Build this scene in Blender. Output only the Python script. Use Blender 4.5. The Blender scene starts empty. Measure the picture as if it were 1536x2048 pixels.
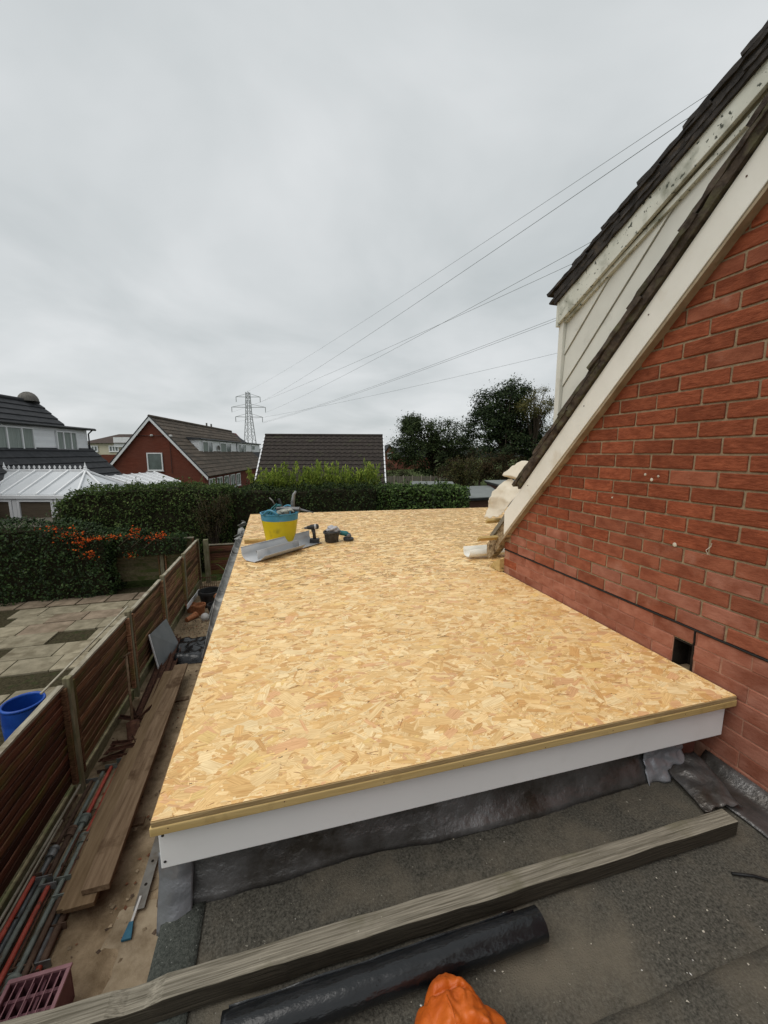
import bpy, bmesh, math, random
import numpy as np
from mathutils import Vector, Matrix, noise as mnoise

R = math.radians
random.seed(7); rng = np.random.default_rng(7)
scn = bpy.context.scene
COL = scn.collection

# ------------------------------------------------------------------ camera
cd = bpy.data.cameras.new('camera'); cam = bpy.data.objects.new('camera', cd); COL.objects.link(cam)
cam.location = (0, 0, 3.93)
cam.rotation_euler = (R(90 - 8.6), 0, R(-15.0))
cd.sensor_fit = 'VERTICAL'; cd.sensor_height = 36.0; cd.sensor_width = 27.0
cd.lens = 785.0 / 2048.0 * 36.0
cd.clip_start = 0.05; cd.clip_end = 3000
scn.camera = cam

# ------------------------------------------------------------------ world: overcast
SUN_EL, SUN_AZ = 60.0, -112.0        # azimuth measured from +Y towards +X
w = bpy.data.worlds.new('World'); scn.world = w; w.use_nodes = True
nt = w.node_tree; nt.nodes.clear()
def N(t, **k):
    n = nt.nodes.new(t)
    for a, b in k.items(): setattr(n, a, b)
    return n
out = N('ShaderNodeOutputWorld'); bg = N('ShaderNodeBackground')
sky = N('ShaderNodeTexSky'); sky.sky_type = 'NISHITA'; sky.sun_disc = False
sky.sun_elevation = R(SUN_EL); sky.sun_rotation = R(SUN_AZ); sky.dust_density = 3.0
geo = N('ShaderNodeTexCoord')
sep = N('ShaderNodeSeparateXYZ'); nt.links.new(geo.outputs['Generated'], sep.inputs[0])
zz = N('ShaderNodeMath', operation='MAXIMUM'); nt.links.new(sep.outputs[2], zz.inputs[0]); zz.inputs[1].default_value = 0.0
za = N('ShaderNodeMath', operation='ADD'); nt.links.new(zz.outputs[0], za.inputs[0]); za.inputs[1].default_value = 0.22
dx = N('ShaderNodeMath', operation='DIVIDE'); dy = N('ShaderNodeMath', operation='DIVIDE')
nt.links.new(sep.outputs[0], dx.inputs[0]); nt.links.new(za.outputs[0], dx.inputs[1])
nt.links.new(sep.outputs[1], dy.inputs[0]); nt.links.new(za.outputs[0], dy.inputs[1])
cmb = N('ShaderNodeCombineXYZ'); nt.links.new(dx.outputs[0], cmb.inputs[0]); nt.links.new(dy.outputs[0], cmb.inputs[1])
n1 = N('ShaderNodeTexNoise'); n1.inputs['Scale'].default_value = 1.15; n1.inputs['Detail'].default_value = 5; n1.inputs['Roughness'].default_value = 0.5; n1.inputs['Distortion'].default_value = 0.35
nt.links.new(cmb.outputs[0], n1.inputs['Vector'])
cr = N('ShaderNodeValToRGB'); e = cr.color_ramp.elements
e[0].position = 0.30; e[0].color = (0.425, 0.455, 0.462, 1)
e[1].position = 0.72; e[1].color = (0.625, 0.642, 0.65, 1)
nt.links.new(n1.outputs['Fac'], cr.inputs['Fac'])
skm = N('ShaderNodeMix', data_type='RGBA', blend_type='MULTIPLY'); skm.inputs['Factor'].default_value = 1
nt.links.new(sky.outputs[0], skm.inputs['A']); skm.inputs['B'].default_value = (0.09, 0.09, 0.09, 1)
mx = N('ShaderNodeMix', data_type='RGBA'); mx.inputs['Factor'].default_value = 0.95
nt.links.new(skm.outputs['Result'], mx.inputs['A']); nt.links.new(cr.outputs['Color'], mx.inputs['B'])
nt.links.new(mx.outputs['Result'], bg.inputs['Color']); bg.inputs['Strength'].default_value = 1.0
nt.links.new(bg.outputs[0], out.inputs[0])

# ------------------------------------------------------------------ sun behind cloud
sl = bpy.data.lights.new('sun', 'SUN'); so = bpy.data.objects.new('sun', sl); COL.objects.link(so)
sl.energy = 1.4; sl.angle = R(55); sl.color = (1.0, 0.97, 0.92)
sd = Vector((math.sin(R(SUN_AZ)) * math.cos(R(SUN_EL)), math.cos(R(SUN_AZ)) * math.cos(R(SUN_EL)), math.sin(R(SUN_EL))))
so.rotation_euler = sd.to_track_quat('Z', 'Y').to_euler(); so.location = (0, 0, 30)

scn.view_settings.view_transform = 'Standard'; scn.view_settings.look = 'None'
scn.view_settings.exposure = 0.36; scn.view_settings.gamma = 1.0
scn.view_settings.use_curve_mapping = False
scn.render.engine = 'CYCLES'
scn.render.resolution_x = 768; scn.render.resolution_y = 1024

# ------------------------------------------------------------------ helpers
ORG = {}
def thing(name, loc, label, cat, group=None, kind=None):
    o = bpy.data.objects.new(name, None); COL.objects.link(o)
    o.empty_display_size = 0.1
    o.location = loc; ORG[o.name] = Vector(loc)
    tag(o, label, cat, group, kind); return o
def tag(o, label=None, cat=None, group=None, kind=None):
    if label: o['label'] = label
    if cat: o['category'] = cat
    if group: o['group'] = group
    if kind: o['kind'] = kind
    return o
def link(name, me, parent=None, origin=(0, 0, 0)):
    o = bpy.data.objects.new(name, me); COL.objects.link(o)
    ORG[o.name] = Vector(origin)
    if parent is not None:
        o.parent = parent; o.location = Vector(origin) - ORG[parent.name]
    else: o.location = origin
    return o

class MB:
    def __init__(s): s.v = []; s.f = []
    def add(s, vs, fs):
        b = len(s.v); s.v += [tuple(p) for p in vs]; s.f += [tuple(b + i for i in f) for f in fs]; return s
    def box(s, x0, x1, y0, y1, z0, z1):
        return s.add([(x0,y0,z0),(x1,y0,z0),(x1,y1,z0),(x0,y1,z0),(x0,y0,z1),(x1,y0,z1),(x1,y1,z1),(x0,y1,z1)],
                     [(0,3,2,1),(4,5,6,7),(0,1,5,4),(1,2,6,5),(2,3,7,6),(3,0,4,7)])
    def obox(s, c, size, rot=(0,0,0), M=None):
        m = M if M is not None else (Matrix.Rotation(rot[2],3,'Z') @ Matrix.Rotation(rot[1],3,'Y') @ Matrix.Rotation(rot[0],3,'X'))
        vs = []
        for sz in (-.5,.5):
            for sx, sy in ((-.5,-.5),(.5,-.5),(.5,.5),(-.5,.5)):
                vs.append(Vector(c) + m @ Vector((sx*size[0], sy*size[1], sz*size[2])))
        return s.add(vs, [(0,3,2,1),(4,5,6,7),(0,1,5,4),(1,2,6,5),(2,3,7,6),(3,0,4,7)])
    def beam(s, a, b, wd, ht, up=(0,0,1)):
        a = Vector(a); b = Vector(b); d = (b - a); L = d.length; d.normalize()
        sx = d.cross(Vector(up)); 
        if sx.length < 1e-4: sx = d.cross(Vector((1,0,0)))
        sx.normalize(); uz = sx.cross(d)
        M = Matrix((sx, d, uz)).transposed()
        return s.obox((a + b) / 2, (wd, L, ht), M=M)
    def prism(s, poly, d):
        """poly: 3d points (planar), extruded by vector d"""
        n = len(poly); d = Vector(d); vs = [Vector(p) for p in poly] + [Vector(p) + d for p in poly]
        fs = [tuple(range(n))[::-1], tuple(range(n, 2*n))] + [(i, (i+1) % n, n + (i+1) % n, n + i) for i in range(n)]
        return s.add(vs, fs)
    def tube(s, path, rad, seg=8, cap=True):
        path = [Vector(p) for p in path]; n = len(path)
        if not hasattr(rad, '__len__'): rad = [rad] * n
        rings = []; prev = None
        for i, p in enumerate(path):
            t = (path[min(i+1, n-1)] - path[max(i-1, 0)]).normalized()
            ref = prev if prev is not None else (Vector((0,0,1)) if abs(t.z) < .9 else Vector((1,0,0)))
            a = t.cross(ref); 
            if a.length < 1e-5: a = t.cross(Vector((0,1,0)))
            a.normalize(); bb = a.cross(t).normalized(); prev = bb
            rings.append([p + (a * math.cos(2*math.pi*k/seg) + bb * math.sin(2*math.pi*k/seg)) * rad[i] for k in range(seg)])
        b = 0; vs = [q for r in rings for q in r]; fs = []
        for i in range(n - 1):
            for k in range(seg):
                fs.append((i*seg+k, i*seg+(k+1) % seg, (i+1)*seg+(k+1) % seg, (i+1)*seg+k))
        if cap: fs.append(tuple(range(seg))[::-1]); fs.append(tuple((n-1)*seg + k for k in range(seg)))
        return s.add(vs, fs)
    def lathe(s, c, prof, seg=24, axis=(0,0,1), cap0=False, cap1=False, sx=1, sy=1):
        q = Vector((0,0,1)).rotation_difference(Vector(axis)).to_matrix(); c = Vector(c); n = len(prof)
        vs = [c + q @ Vector((r*math.cos(2*math.pi*k/seg)*sx, r*math.sin(2*math.pi*k/seg)*sy, h)) for r, h in prof for k in range(seg)]
        fs = [(i*seg+k, i*seg+(k+1) % seg, (i+1)*seg+(k+1) % seg, (i+1)*seg+k) for i in range(n-1) for k in range(seg)]
        if cap0: fs.append(tuple(range(seg))[::-1])
        if cap1: fs.append(tuple((n-1)*seg+k for k in range(seg)))
        return s.add(vs, fs)
    def grid(s, fn, nu, nv):
        vs = [fn(i/nu, j/nv) for j in range(nv+1) for i in range(nu+1)]
        fs = [(j*(nu+1)+i, j*(nu+1)+i+1, (j+1)*(nu+1)+i+1, (j+1)*(nu+1)+i) for j in range(nv) for i in range(nu)]
        return s.add(vs, fs)
    def build(s, name, mat, parent=None, smooth=False, bevel=0, solid=0, sub=0, fix=True, bseg=2):
        V = np.array(s.v, float); lo = V.min(0); hi = V.max(0)
        org = Vector(((lo[0]+hi[0])/2, (lo[1]+hi[1])/2, lo[2]))
        me = bpy.data.meshes.new(name)
        me.from_pydata([tuple(Vector(p) - org) for p in s.v], [], s.f)
        if fix:
            bm = bmesh.new(); bm.from_mesh(me); bmesh.ops.recalc_face_normals(bm, faces=bm.faces); bm.to_mesh(me); bm.free()
        me.materials.append(mat)
        if smooth:
            me.polygons.foreach_set('use_smooth', [True] * len(me.polygons))
            if smooth == 'auto': me.set_sharp_from_angle(angle=R(35))
        o = link(name, me, parent, org)
        if solid:
            md = o.modifiers.new('s', 'SOLIDIFY'); md.thickness = solid; md.offset = 0
        if bevel:
            md = o.modifiers.new('b', 'BEVEL'); md.width = bevel; md.segments = bseg; md.limit_method = 'ANGLE'; md.angle_limit = R(40)
        if sub:
            md = o.modifiers.new('u', 'SUBSURF'); md.levels = sub; md.render_levels = sub
        return o

def nz(x, y, z=0.0): return mnoise.noise(Vector((x, y, z)))

# ------------------------------------------------------------------ materials
def mat(name, c1, c2=None, scale=6, rough=.8, stretch=(1,1,1), bump=0, bscale=40, bstretch=None, c3=None, s3=2.0, t3=(.5,.65), spec=.3, metal=0, rnd=0, detail=6, world=False, speck=None):
    m = bpy.data.materials.new(name); m.use_nodes = True; t = m.node_tree; L = t.links
    p = t.nodes['Principled BSDF']
    def n(ty, **k):
        q = t.nodes.new(ty)
        for a, b in k.items(): setattr(q, a, b)
        return q
    tc = n('ShaderNodeTexCoord'); oi = n('ShaderNodeObjectInfo')
    mu = n('ShaderNodeVectorMath', operation='MULTIPLY'); mu.inputs[1].default_value = (37, 91, 53)
    cb = n('ShaderNodeCombineXYZ')
    for i in range(3): L.new(oi.outputs['Random'], cb.inputs[i])
    L.new(cb.outputs[0], mu.inputs[0])
    ad = n('ShaderNodeVectorMath', operation='ADD'); L.new(tc.outputs['Object'], ad.inputs[0]); L.new(mu.outputs[0], ad.inputs[1])
    def noise(sc, st, det=detail):
        mp = n('ShaderNodeMapping'); mp.inputs['Scale'].default_value = st; L.new(ad.outputs[0], mp.inputs['Vector'])
        q = n('ShaderNodeTexNoise'); q.inputs['Scale'].default_value = sc; q.inputs['Detail'].default_value = det; q.inputs['Roughness'].default_value = .6
        L.new(mp.outputs[0], q.inputs['Vector']); return q
    c2 = c2 or c1
    q = noise(scale, stretch); r = n('ShaderNodeValToRGB'); r.color_ramp.elements[0].position = .34; r.color_ramp.elements[1].position = .68
    r.color_ramp.elements[0].color = (*c1, 1); r.color_ramp.elements[1].color = (*c2, 1); L.new(q.outputs['Fac'], r.inputs['Fac'])
    colo = r.outputs['Color']
    if c3:
        q3 = noise(s3, (1,1,1), 5); r3 = n('ShaderNodeValToRGB'); r3.color_ramp.elements[0].position = t3[0]; r3.color_ramp.elements[1].position = t3[1]
        r3.color_ramp.elements[0].color = (0,0,0,1); r3.color_ramp.elements[1].color = (1,1,1,1); L.new(q3.outputs['Fac'], r3.inputs['Fac'])
        mm = n('ShaderNodeMix', data_type='RGBA'); L.new(r3.outputs['Color'], mm.inputs['Factor']); L.new(colo, mm.inputs['A']); mm.inputs['B'].default_value = (*c3, 1)
        colo = mm.outputs['Result']
    if speck:
        sc, th, cc = speck
        qs = noise(sc, (1,1,1), 2); rs = n('ShaderNodeValToRGB'); rs.color_ramp.elements[0].position = th; rs.color_ramp.elements[1].position = th + .04
        rs.color_ramp.elements[0].color = (0,0,0,1); rs.color_ramp.elements[1].color = (1,1,1,1); L.new(qs.outputs['Fac'], rs.inputs['Fac'])
        mm = n('ShaderNodeMix', data_type='RGBA'); L.new(rs.outputs['Color'], mm.inputs['Factor']); L.new(colo, mm.inputs['A']); mm.inputs['B'].default_value = (*cc, 1)
        colo = mm.outputs['Result']
    if rnd:
        hs = n('ShaderNodeHueSaturation'); L.new(colo, hs.inputs['Color'])
        mr = n('ShaderNodeMapRange'); mr.inputs[3].default_value = 1 - rnd; mr.inputs[4].default_value = 1 + rnd; L.new(oi.outputs['Random'], mr.inputs[0])
        L.new(mr.outputs[0], hs.inputs['Value']); colo = hs.outputs['Color']
    L.new(colo, p.inputs['Base Color'])
    p.inputs['Roughness'].default_value = rough; p.inputs['Specular IOR Level'].default_value = spec; p.inputs['Metallic'].default_value = metal
    if bump:
        qb = noise(bscale, bstretch or stretch, 5); b = n('ShaderNodeBump'); b.inputs['Strength'].default_value = 1; b.inputs['Distance'].default_value = bump
        L.new(qb.outputs['Fac'], b.inputs['Height']); L.new(b.outputs[0], p.inputs['Normal'])
    return m

def attr_mat(name, attr, rough=.6, transl=0, spec=.3, grain=False):
    m = bpy.data.materials.new(name); m.use_nodes = True; t = m.node_tree; L = t.links
    p = t.nodes['Principled BSDF']; a = t.nodes.new('ShaderNodeAttribute'); a.attribute_name = attr
    p.inputs['Roughness'].default_value = rough; p.inputs['Specular IOR Level'].default_value = spec
    colo = a.outputs['Color']
    if grain:
        u = t.nodes.new('ShaderNodeAttribute'); u.attribute_name = 'grain'
        mp = t.nodes.new('ShaderNodeMapping'); mp.inputs['Scale'].default_value = (14, 260, 1); L.new(u.outputs['Vector'], mp.inputs['Vector'])
        q = t.nodes.new('ShaderNodeTexNoise'); q.inputs['Scale'].default_value = 1; q.inputs['Detail'].default_value = 4; L.new(mp.outputs[0], q.inputs['Vector'])
        r = t.nodes.new('ShaderNodeValToRGB'); r.color_ramp.elements[0].position = .3; r.color_ramp.elements[1].position = .62
        r.color_ramp.elements[0].color = (.76,.66,.55,1); r.color_ramp.elements[1].color = (1.04,1.04,1.04,1); L.new(q.outputs['Fac'], r.inputs['Fac'])
        mm = t.nodes.new('ShaderNodeMix'); mm.data_type = 'RGBA'; mm.blend_type = 'MULTIPLY'; mm.inputs['Factor'].default_value = 1
        L.new(colo, mm.inputs['A']); L.new(r.outputs['Color'], mm.inputs['B']); colo = mm.outputs['Result']
        b = t.nodes.new('ShaderNodeBump'); b.inputs['Strength'].default_value = .6; b.inputs['Distance'].default_value = .0006
        L.new(q.outputs['Fac'], b.inputs['Height']); L.new(b.outputs[0], p.inputs['Normal'])
    L.new(colo, p.inputs['Base Color'])
    if transl:
        tr = t.nodes.new('ShaderNodeBsdfTranslucent'); L.new(colo, tr.inputs['Color'])
        mx = t.nodes.new('ShaderNodeMixShader'); mx.inputs[0].default_value = transl
        L.new(p.outputs[0], mx.inputs[1]); L.new(tr.outputs[0], mx.inputs[2]); L.new(mx.outputs[0], t.nodes['Material Output'].inputs[0])
    return m

def glass_mat(name, c, rough=.08):
    m = mat(name, c, tuple(min(1, x*1.6) for x in c), scale=1.5, rough=rough, spec=.6); return m

K = {}
K['brick'] = mat('red_brick', (.180,.047,.022), (.295,.085,.041), scale=18, rough=.92, stretch=(1,1,2.6), bump=.006, bscale=60, bstretch=(1,.5,1.5), c3=(.155,.040,.019), s3=9, t3=(.55,.8), rnd=.2, spec=.15)
K['brick_mid'] = mat('dusty_brick', (.20,.060,.032), (.32,.11,.062), scale=10, rough=.92, stretch=(1,1,2), bump=.003, bscale=58, c3=(.34,.15,.10), s3=6, t3=(.56,.72), rnd=.16, spec=.12)
K['brick_pale'] = mat('rubbed_brick', (.25,.088,.055), (.36,.155,.105), scale=10, rough=.92, stretch=(1,1,2), bump=.0022, bscale=60, c3=(.20,.06,.032), s3=5, t3=(.5,.7), rnd=.12, spec=.12)
K['mortar'] = mat('mortar', (.24,.17,.105), (.38,.285,.18), scale=30, rough=.95, bump=.003, bscale=120, spec=.1)
K['mortar_red'] = mat('brick_dust_mortar', (.30,.145,.095), (.40,.215,.15), scale=30, rough=.95, bump=.002, bscale=120, spec=.1)
K['void'] = mat('painted_hole_shade', (.012,.01,.009), (.03,.025,.02), scale=20, rough=1, spec=.05)  # near-black colour painting the shade inside holes and cracks
K['white_old'] = mat('aged_white_paint', (.72,.695,.62), (.81,.785,.715), scale=3, rough=.45, stretch=(1,1,1), c3=(.60,.53,.41), s3=4, t3=(.6,.85), bump=.0006, bscale=30, spec=.4)
K['white_algae'] = mat('white_board_with_algae', (.56,.56,.48), (.70,.70,.62), scale=4, rough=.55, c3=(.27,.275,.215), s3=7, t3=(.50,.68), speck=(38,.63,(.07,.075,.055)), spec=.35)
K['cladding'] = mat('cream_cladding', (.58,.57,.51), (.68,.67,.60), scale=3, rough=.5, c3=(.46,.45,.39), s3=7, t3=(.6,.8), spec=.4)
K['soffit'] = mat('peeling_cream_timber', (.27,.205,.13), (.44,.36,.25), scale=9, rough=.8, bump=.002, bscale=30, c3=(.22,.16,.09), s3=12, t3=(.58,.7), spec=.2)
K['tile_old'] = mat('mossy_roof_tile', (.034,.026,.021), (.105,.082,.064), scale=22, rough=.95, bump=.008, bscale=38, c3=(.11,.105,.06), s3=12, t3=(.52,.72), rnd=.2, spec=.15)
K['tile_dark'] = mat('dark_roof_tile', (.028,.026,.025), (.065,.058,.054), scale=20, rough=.92, bump=.006, bscale=40, c3=(.085,.065,.045), s3=10, t3=(.58,.72), rnd=.2, spec=.2)
K['pvc'] = mat('white_pvc', (.79,.79,.785), (.83,.83,.825), scale=2, rough=.35, spec=.45, c3=(.74,.735,.72), s3=5, t3=(.55,.8))
K['treated'] = mat('treated_timber', (.44,.31,.12), (.62,.46,.21), scale=5, rough=.75, stretch=(.35,3,5), bump=.0012, bscale=30, bstretch=(.4,6,8), c3=(.26,.17,.06), s3=6, t3=(.58,.75), speck=(18,.72,(.10,.055,.025)), spec=.2)
K['osb_edge'] = mat('board_edge', (.30,.205,.095), (.46,.335,.17), scale=20, rough=.9, stretch=(.5,.5,8), bump=.002, bscale=60, spec=.15)
K['osb_base'] = mat('board_base', (.40,.25,.11), (.58,.39,.19), scale=30, rough=.8, spec=.2)
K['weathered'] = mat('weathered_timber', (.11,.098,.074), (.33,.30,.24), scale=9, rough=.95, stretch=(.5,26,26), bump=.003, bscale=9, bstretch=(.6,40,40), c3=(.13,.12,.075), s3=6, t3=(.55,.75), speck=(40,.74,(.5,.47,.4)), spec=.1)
K['timber_side'] = mat('dirty_shaded_timber_side', (.028,.024,.018), (.075,.064,.048), scale=9, rough=.95, stretch=(.5,26,26), bump=.003, bscale=9, bstretch=(.6,40,40), spec=.1)  # wet dirt plus the shade on the front face, put into the colour
K['felt'] = mat('mineral_felt', (.036,.034,.028), (.128,.120,.099), scale=130, rough=.95, bump=.004, bscale=220, c3=(.15,.13,.098), s3=3.2, t3=(.44,.70), speck=(80,.72,(.28,.265,.22)), spec=.2)
K['felt2'] = mat('green_mineral_felt', (.030,.034,.029), (.085,.092,.080), scale=150, rough=.92, bump=.004, bscale=260, c3=(.13,.135,.12), s3=6, t3=(.55,.75), speck=(130,.70,(.28,.29,.27)), spec=.3)
K['lead'] = mat('lead_sheet', (.10,.096,.092), (.24,.235,.235), scale=4, rough=.34, bump=.012, bscale=11, c3=(.07,.06,.05), s3=5, t3=(.5,.7), metal=.6, spec=.4)
K['lead_new'] = mat('bright_lead', (.20,.205,.22), (.36,.37,.40), scale=6, rough=.33, bump=.008, bscale=14, metal=.35, spec=.5)
K['poly'] = mat('black_polythene', (.006,.007,.008), (.011,.012,.014), scale=6, rough=.22, bump=.006, bscale=4, bstretch=(2,4,4), c3=(.022,.021,.021), s3=9, t3=(.66,.85), spec=.5)
K['jacket'] = mat('orange_nylon', (.46,.085,.008), (.60,.135,.015), scale=9, rough=.42, bump=.006, bscale=26, spec=.35)
K['black'] = mat('black_plastic', (.014,.014,.014), (.03,.03,.03), scale=12, rough=.45, spec=.4)
K['black_dirty'] = mat('dusty_black_plastic', (.02,.019,.018), (.06,.055,.05), scale=14, rough=.6, c3=(.16,.15,.13), s3=10, t3=(.6,.75), spec=.35)
K['dirt'] = mat('sandy_yard', (.165,.118,.070), (.34,.26,.168), scale=5, rough=.97, bump=.02, bscale=24, c3=(.085,.055,.03), s3=1.4, t3=(.55,.68), speck=(90,.73,(.35,.30,.22)), spec=.1, detail=9)
K['slab_conc'] = mat('dirty_concrete', (.26,.205,.135), (.37,.305,.215), scale=4, rough=.95, bump=.006, bscale=40, c3=(.14,.10,.06), s3=2.5, t3=(.5,.7), spec=.1)
K['soil'] = mat('dark_soil', (.030,.026,.015), (.075,.064,.038), scale=18, rough=1, bump=.02, bscale=50, c3=(.04,.05,.02), s3=5, t3=(.55,.7), spec=.05)
K['grass'] = mat('rough_grass', (.03,.045,.014), (.07,.085,.03), scale=3, rough=1, bump=.03, bscale=20, spec=.05)
K['paver'] = mat('paving_stone', (.20,.175,.12), (.32,.28,.20), scale=5, rough=.93, bump=.004, bscale=40, c3=(.16,.135,.09), s3=3, t3=(.5,.68), rnd=.14, spec=.15)
K['paver_red'] = mat('buff_red_paving', (.17,.13,.092), (.28,.22,.16), scale=5, rough=.93, bump=.004, bscale=40, c3=(.14,.11,.075), s3=3, t3=(.5,.68), rnd=.14, spec=.15)
K['slat'] = mat('lap_board_brown', (.045,.017,.011), (.18,.08,.048), scale=7, rough=.88, stretch=(3,.30,9), bump=.003, bscale=8, bstretch=(4,.5,12), c3=(.085,.075,.020), s3=1.6, t3=(.52,.66), rnd=.6, spec=.2)
K['slat_pale'] = mat('lap_board_faded', (.075,.032,.017), (.33,.185,.105), scale=7, rough=.9, stretch=(3,.30,9), bump=.003, bscale=8, bstretch=(4,.5,12), c3=(.14,.125,.04), s3=1.5, t3=(.50,.64), rnd=.55, spec=.15)
K['slat_green'] = mat('lap_board_green', (.11,.095,.055), (.21,.18,.105), scale=5, rough=.92, stretch=(.4,3,6), bump=.003, bscale=8, bstretch=(.5,4,12), c3=(.075,.09,.03), s3=2, t3=(.48,.65), rnd=.18, spec=.15)
K['post'] = mat('weathered_post', (.14,.125,.080), (.26,.235,.155), scale=9, rough=.92, stretch=(4,4,.4), bump=.003, bscale=12, bstretch=(5,5,.6), c3=(.11,.12,.05), s3=3, t3=(.5,.7), rnd=.1, spec=.15)
K['cap'] = mat('pale_capping', (.24,.215,.165), (.40,.37,.29), scale=9, rough=.92, stretch=(4,.4,4), bump=.002, bscale=14, c3=(.17,.14,.09), s3=5, t3=(.5,.7), spec=.15)
K['plank'] = mat('old_plank', (.105,.068,.040), (.20,.14,.088), scale=5, rough=.9, stretch=(6,.4,6), bump=.003, bscale=8, bstretch=(9,.5,9), c3=(.07,.042,.023), s3=3, t3=(.55,.7), rnd=.2, spec=.15)
K['plank_new'] = mat('sawn_plank_edge', (.16,.105,.058), (.255,.178,.105), scale=5, rough=.9, stretch=(6,.4,6), bump=.002, bscale=8, bstretch=(9,.5,9), rnd=.15, spec=.15)
K['prop_red'] = mat('red_prop_paint', (.30,.045,.028), (.43,.085,.055), scale=9, rough=.55, c3=(.13,.05,.03), s3=8, t3=(.58,.7), rnd=.15, spec=.35)
K['prop_green'] = mat('green_prop_paint', (.115,.135,.12), (.19,.215,.19), scale=9, rough=.6, c3=(.10,.075,.05), s3=7, t3=(.56,.7), rnd=.18, spec=.35)
K['prop_grey'] = mat('galvanised_prop', (.13,.135,.135), (.24,.245,.24), scale=12, rough=.5, c3=(.12,.08,.05), s3=7, t3=(.6,.72), metal=.4, rnd=.15, spec=.4)
K['prop_rust'] = mat('rusty_prop', (.065,.038,.026), (.13,.085,.06), scale=12, rough=.85, bump=.001, bscale=60, rnd=.2, spec=.2)
K['rust'] = mat('rusty_iron', (.045,.022,.015), (.12,.055,.035), scale=14, rough=.9, bump=.002, bscale=50, c3=(.16,.085,.05), s3=6, t3=(.6,.75), rnd=.15, spec=.2)
K['steel'] = mat('dull_steel', (.13,.12,.105), (.20,.19,.17), scale=8, rough=.5, metal=.5, c3=(.10,.075,.05), s3=5, t3=(.55,.7), spec=.4)
K['blue_paint'] = mat('turquoise_paint', (.012,.075,.13), (.025,.12,.18), scale=20, rough=.6)
K['crate'] = mat('maroon_crate', (.105,.038,.05), (.15,.06,.072), scale=8, rough=.55, c3=(.18,.12,.12), s3=8, t3=(.6,.8), spec=.35)
K['crate_top'] = mat('pink_crate_rim', (.20,.095,.105), (.27,.135,.15), scale=12, rough=.55, spec=.35)
K['yellow'] = mat('yellow_rubber', (.56,.43,.008), (.64,.50,.014), scale=4, rough=.5, c3=(.36,.29,.02), s3=6, t3=(.56,.74), speck=(14,.70,(.10,.10,.03)), spec=.35)
K['blue_rub'] = mat('blue_rubber', (.04,.19,.30), (.08,.29,.42), scale=9, rough=.55, c3=(.30,.32,.28), s3=9, t3=(.60,.74), spec=.35)
K['blue_drum'] = mat('blue_drum_plastic', (.006,.045,.26), (.012,.075,.36), scale=4, rough=.4, c3=(.09,.14,.26), s3=5, t3=(.6,.8), spec=.4)
K['trim'] = mat('grey_trim', (.36,.37,.38), (.45,.46,.47), scale=3, rough=.35, c3=(.27,.28,.29), s3=6, t3=(.58,.8), spec=.45)
K['tool_grey'] = mat('tool_grey', (.10,.10,.105), (.20,.20,.20), scale=20, rough=.45, metal=.3)
K['tool_teal'] = mat('tool_teal', (.015,.10,.11), (.03,.16,.17), scale=20, rough=.5)
K['glove'] = mat('work_glove', (.25,.26,.22), (.42,.43,.38), scale=20, rough=.9, bump=.004, bscale=60, c3=(.06,.07,.06), s3=9, t3=(.55,.65))
K['bagw'] = mat('crumpled_bag', (.34,.33,.34), (.52,.51,.52), scale=8, rough=.3, bump=.01, bscale=20, spec=.5)
K['membrane'] = mat('cream_membrane', (.60,.53,.42), (.72,.65,.53), scale=5, rough=.7, bump=.003, bscale=16, c3=(.50,.42,.31), s3=5, t3=(.55,.75), spec=.2)
K['torn_wood'] = mat('rotten_timber', (.16,.105,.055), (.46,.36,.23), scale=12, rough=.95, stretch=(1,3,3), bump=.008, bscale=22, c3=(.10,.065,.035), s3=16, t3=(.55,.66), spec=.1)
K['grey_panel'] = mat('grey_panel', (.17,.185,.19), (.225,.24,.245), scale=4, rough=.5, spec=.35)
K['terracotta'] = mat('terracotta', (.33,.125,.055), (.44,.19,.09), scale=12, rough=.9, bump=.002, c3=(.22,.10,.05), s3=8, t3=(.55,.7))
K['ball'] = mat('dusty_ball', (.38,.37,.36), (.50,.49,.47), scale=9, rough=.6)
K['gutter_old'] = mat('old_grey_gutter', (.10,.10,.095), (.24,.24,.225), scale=6, rough=.7, bump=.004, bscale=30, c3=(.42,.41,.38), s3=5, t3=(.52,.66), spec=.25)
K['housebrick'] = mat('far_red_brick', (.115,.034,.022), (.16,.052,.034), scale=2, rough=.95, stretch=(1,1,6), c3=(.13,.05,.036), s3=.6, t3=(.4,.7), bump=.004, bscale=12, bstretch=(1,1,4), spec=.1)
K['housebrick2'] = mat('far_dark_brick', (.15,.055,.04), (.21,.085,.06), scale=1, rough=.95, spec=.1)
K['roof_brown'] = mat('brown_concrete_tile', (.085,.068,.054), (.135,.11,.088), scale=5, rough=.93, bump=.01, bscale=14, c3=(.07,.06,.05), s3=.9, t3=(.45,.65), rnd=.08, spec=.15)
K['roof_slate'] = mat('dark_grey_tile', (.032,.034,.037), (.055,.057,.061), scale=4, rough=.85, bump=.006, bscale=14, c3=(.048,.048,.05), s3=.9, t3=(.5,.7), rnd=.08, spec=.2)
K['roof_moss'] = mat('weathered_dark_tile', (.024,.020,.018), (.052,.043,.037), scale=9, rough=.95, bump=.01, bscale=22, c3=(.05,.053,.03), s3=1.6, t3=(.58,.75), rnd=.12, speck=(22,.77,(.30,.29,.26)), spec=.15)
K['upvc'] = mat('white_upvc', (.66,.67,.68), (.73,.74,.75), scale=2, rough=.4, spec=.4)
K['clad_white'] = mat('white_plank_cladding', (.70,.72,.745), (.78,.795,.81), scale=2, rough=.5, rnd=.05, spec=.35)
K['pane'] = glass_mat('window_glass', (.09,.11,.105), .1)
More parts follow.
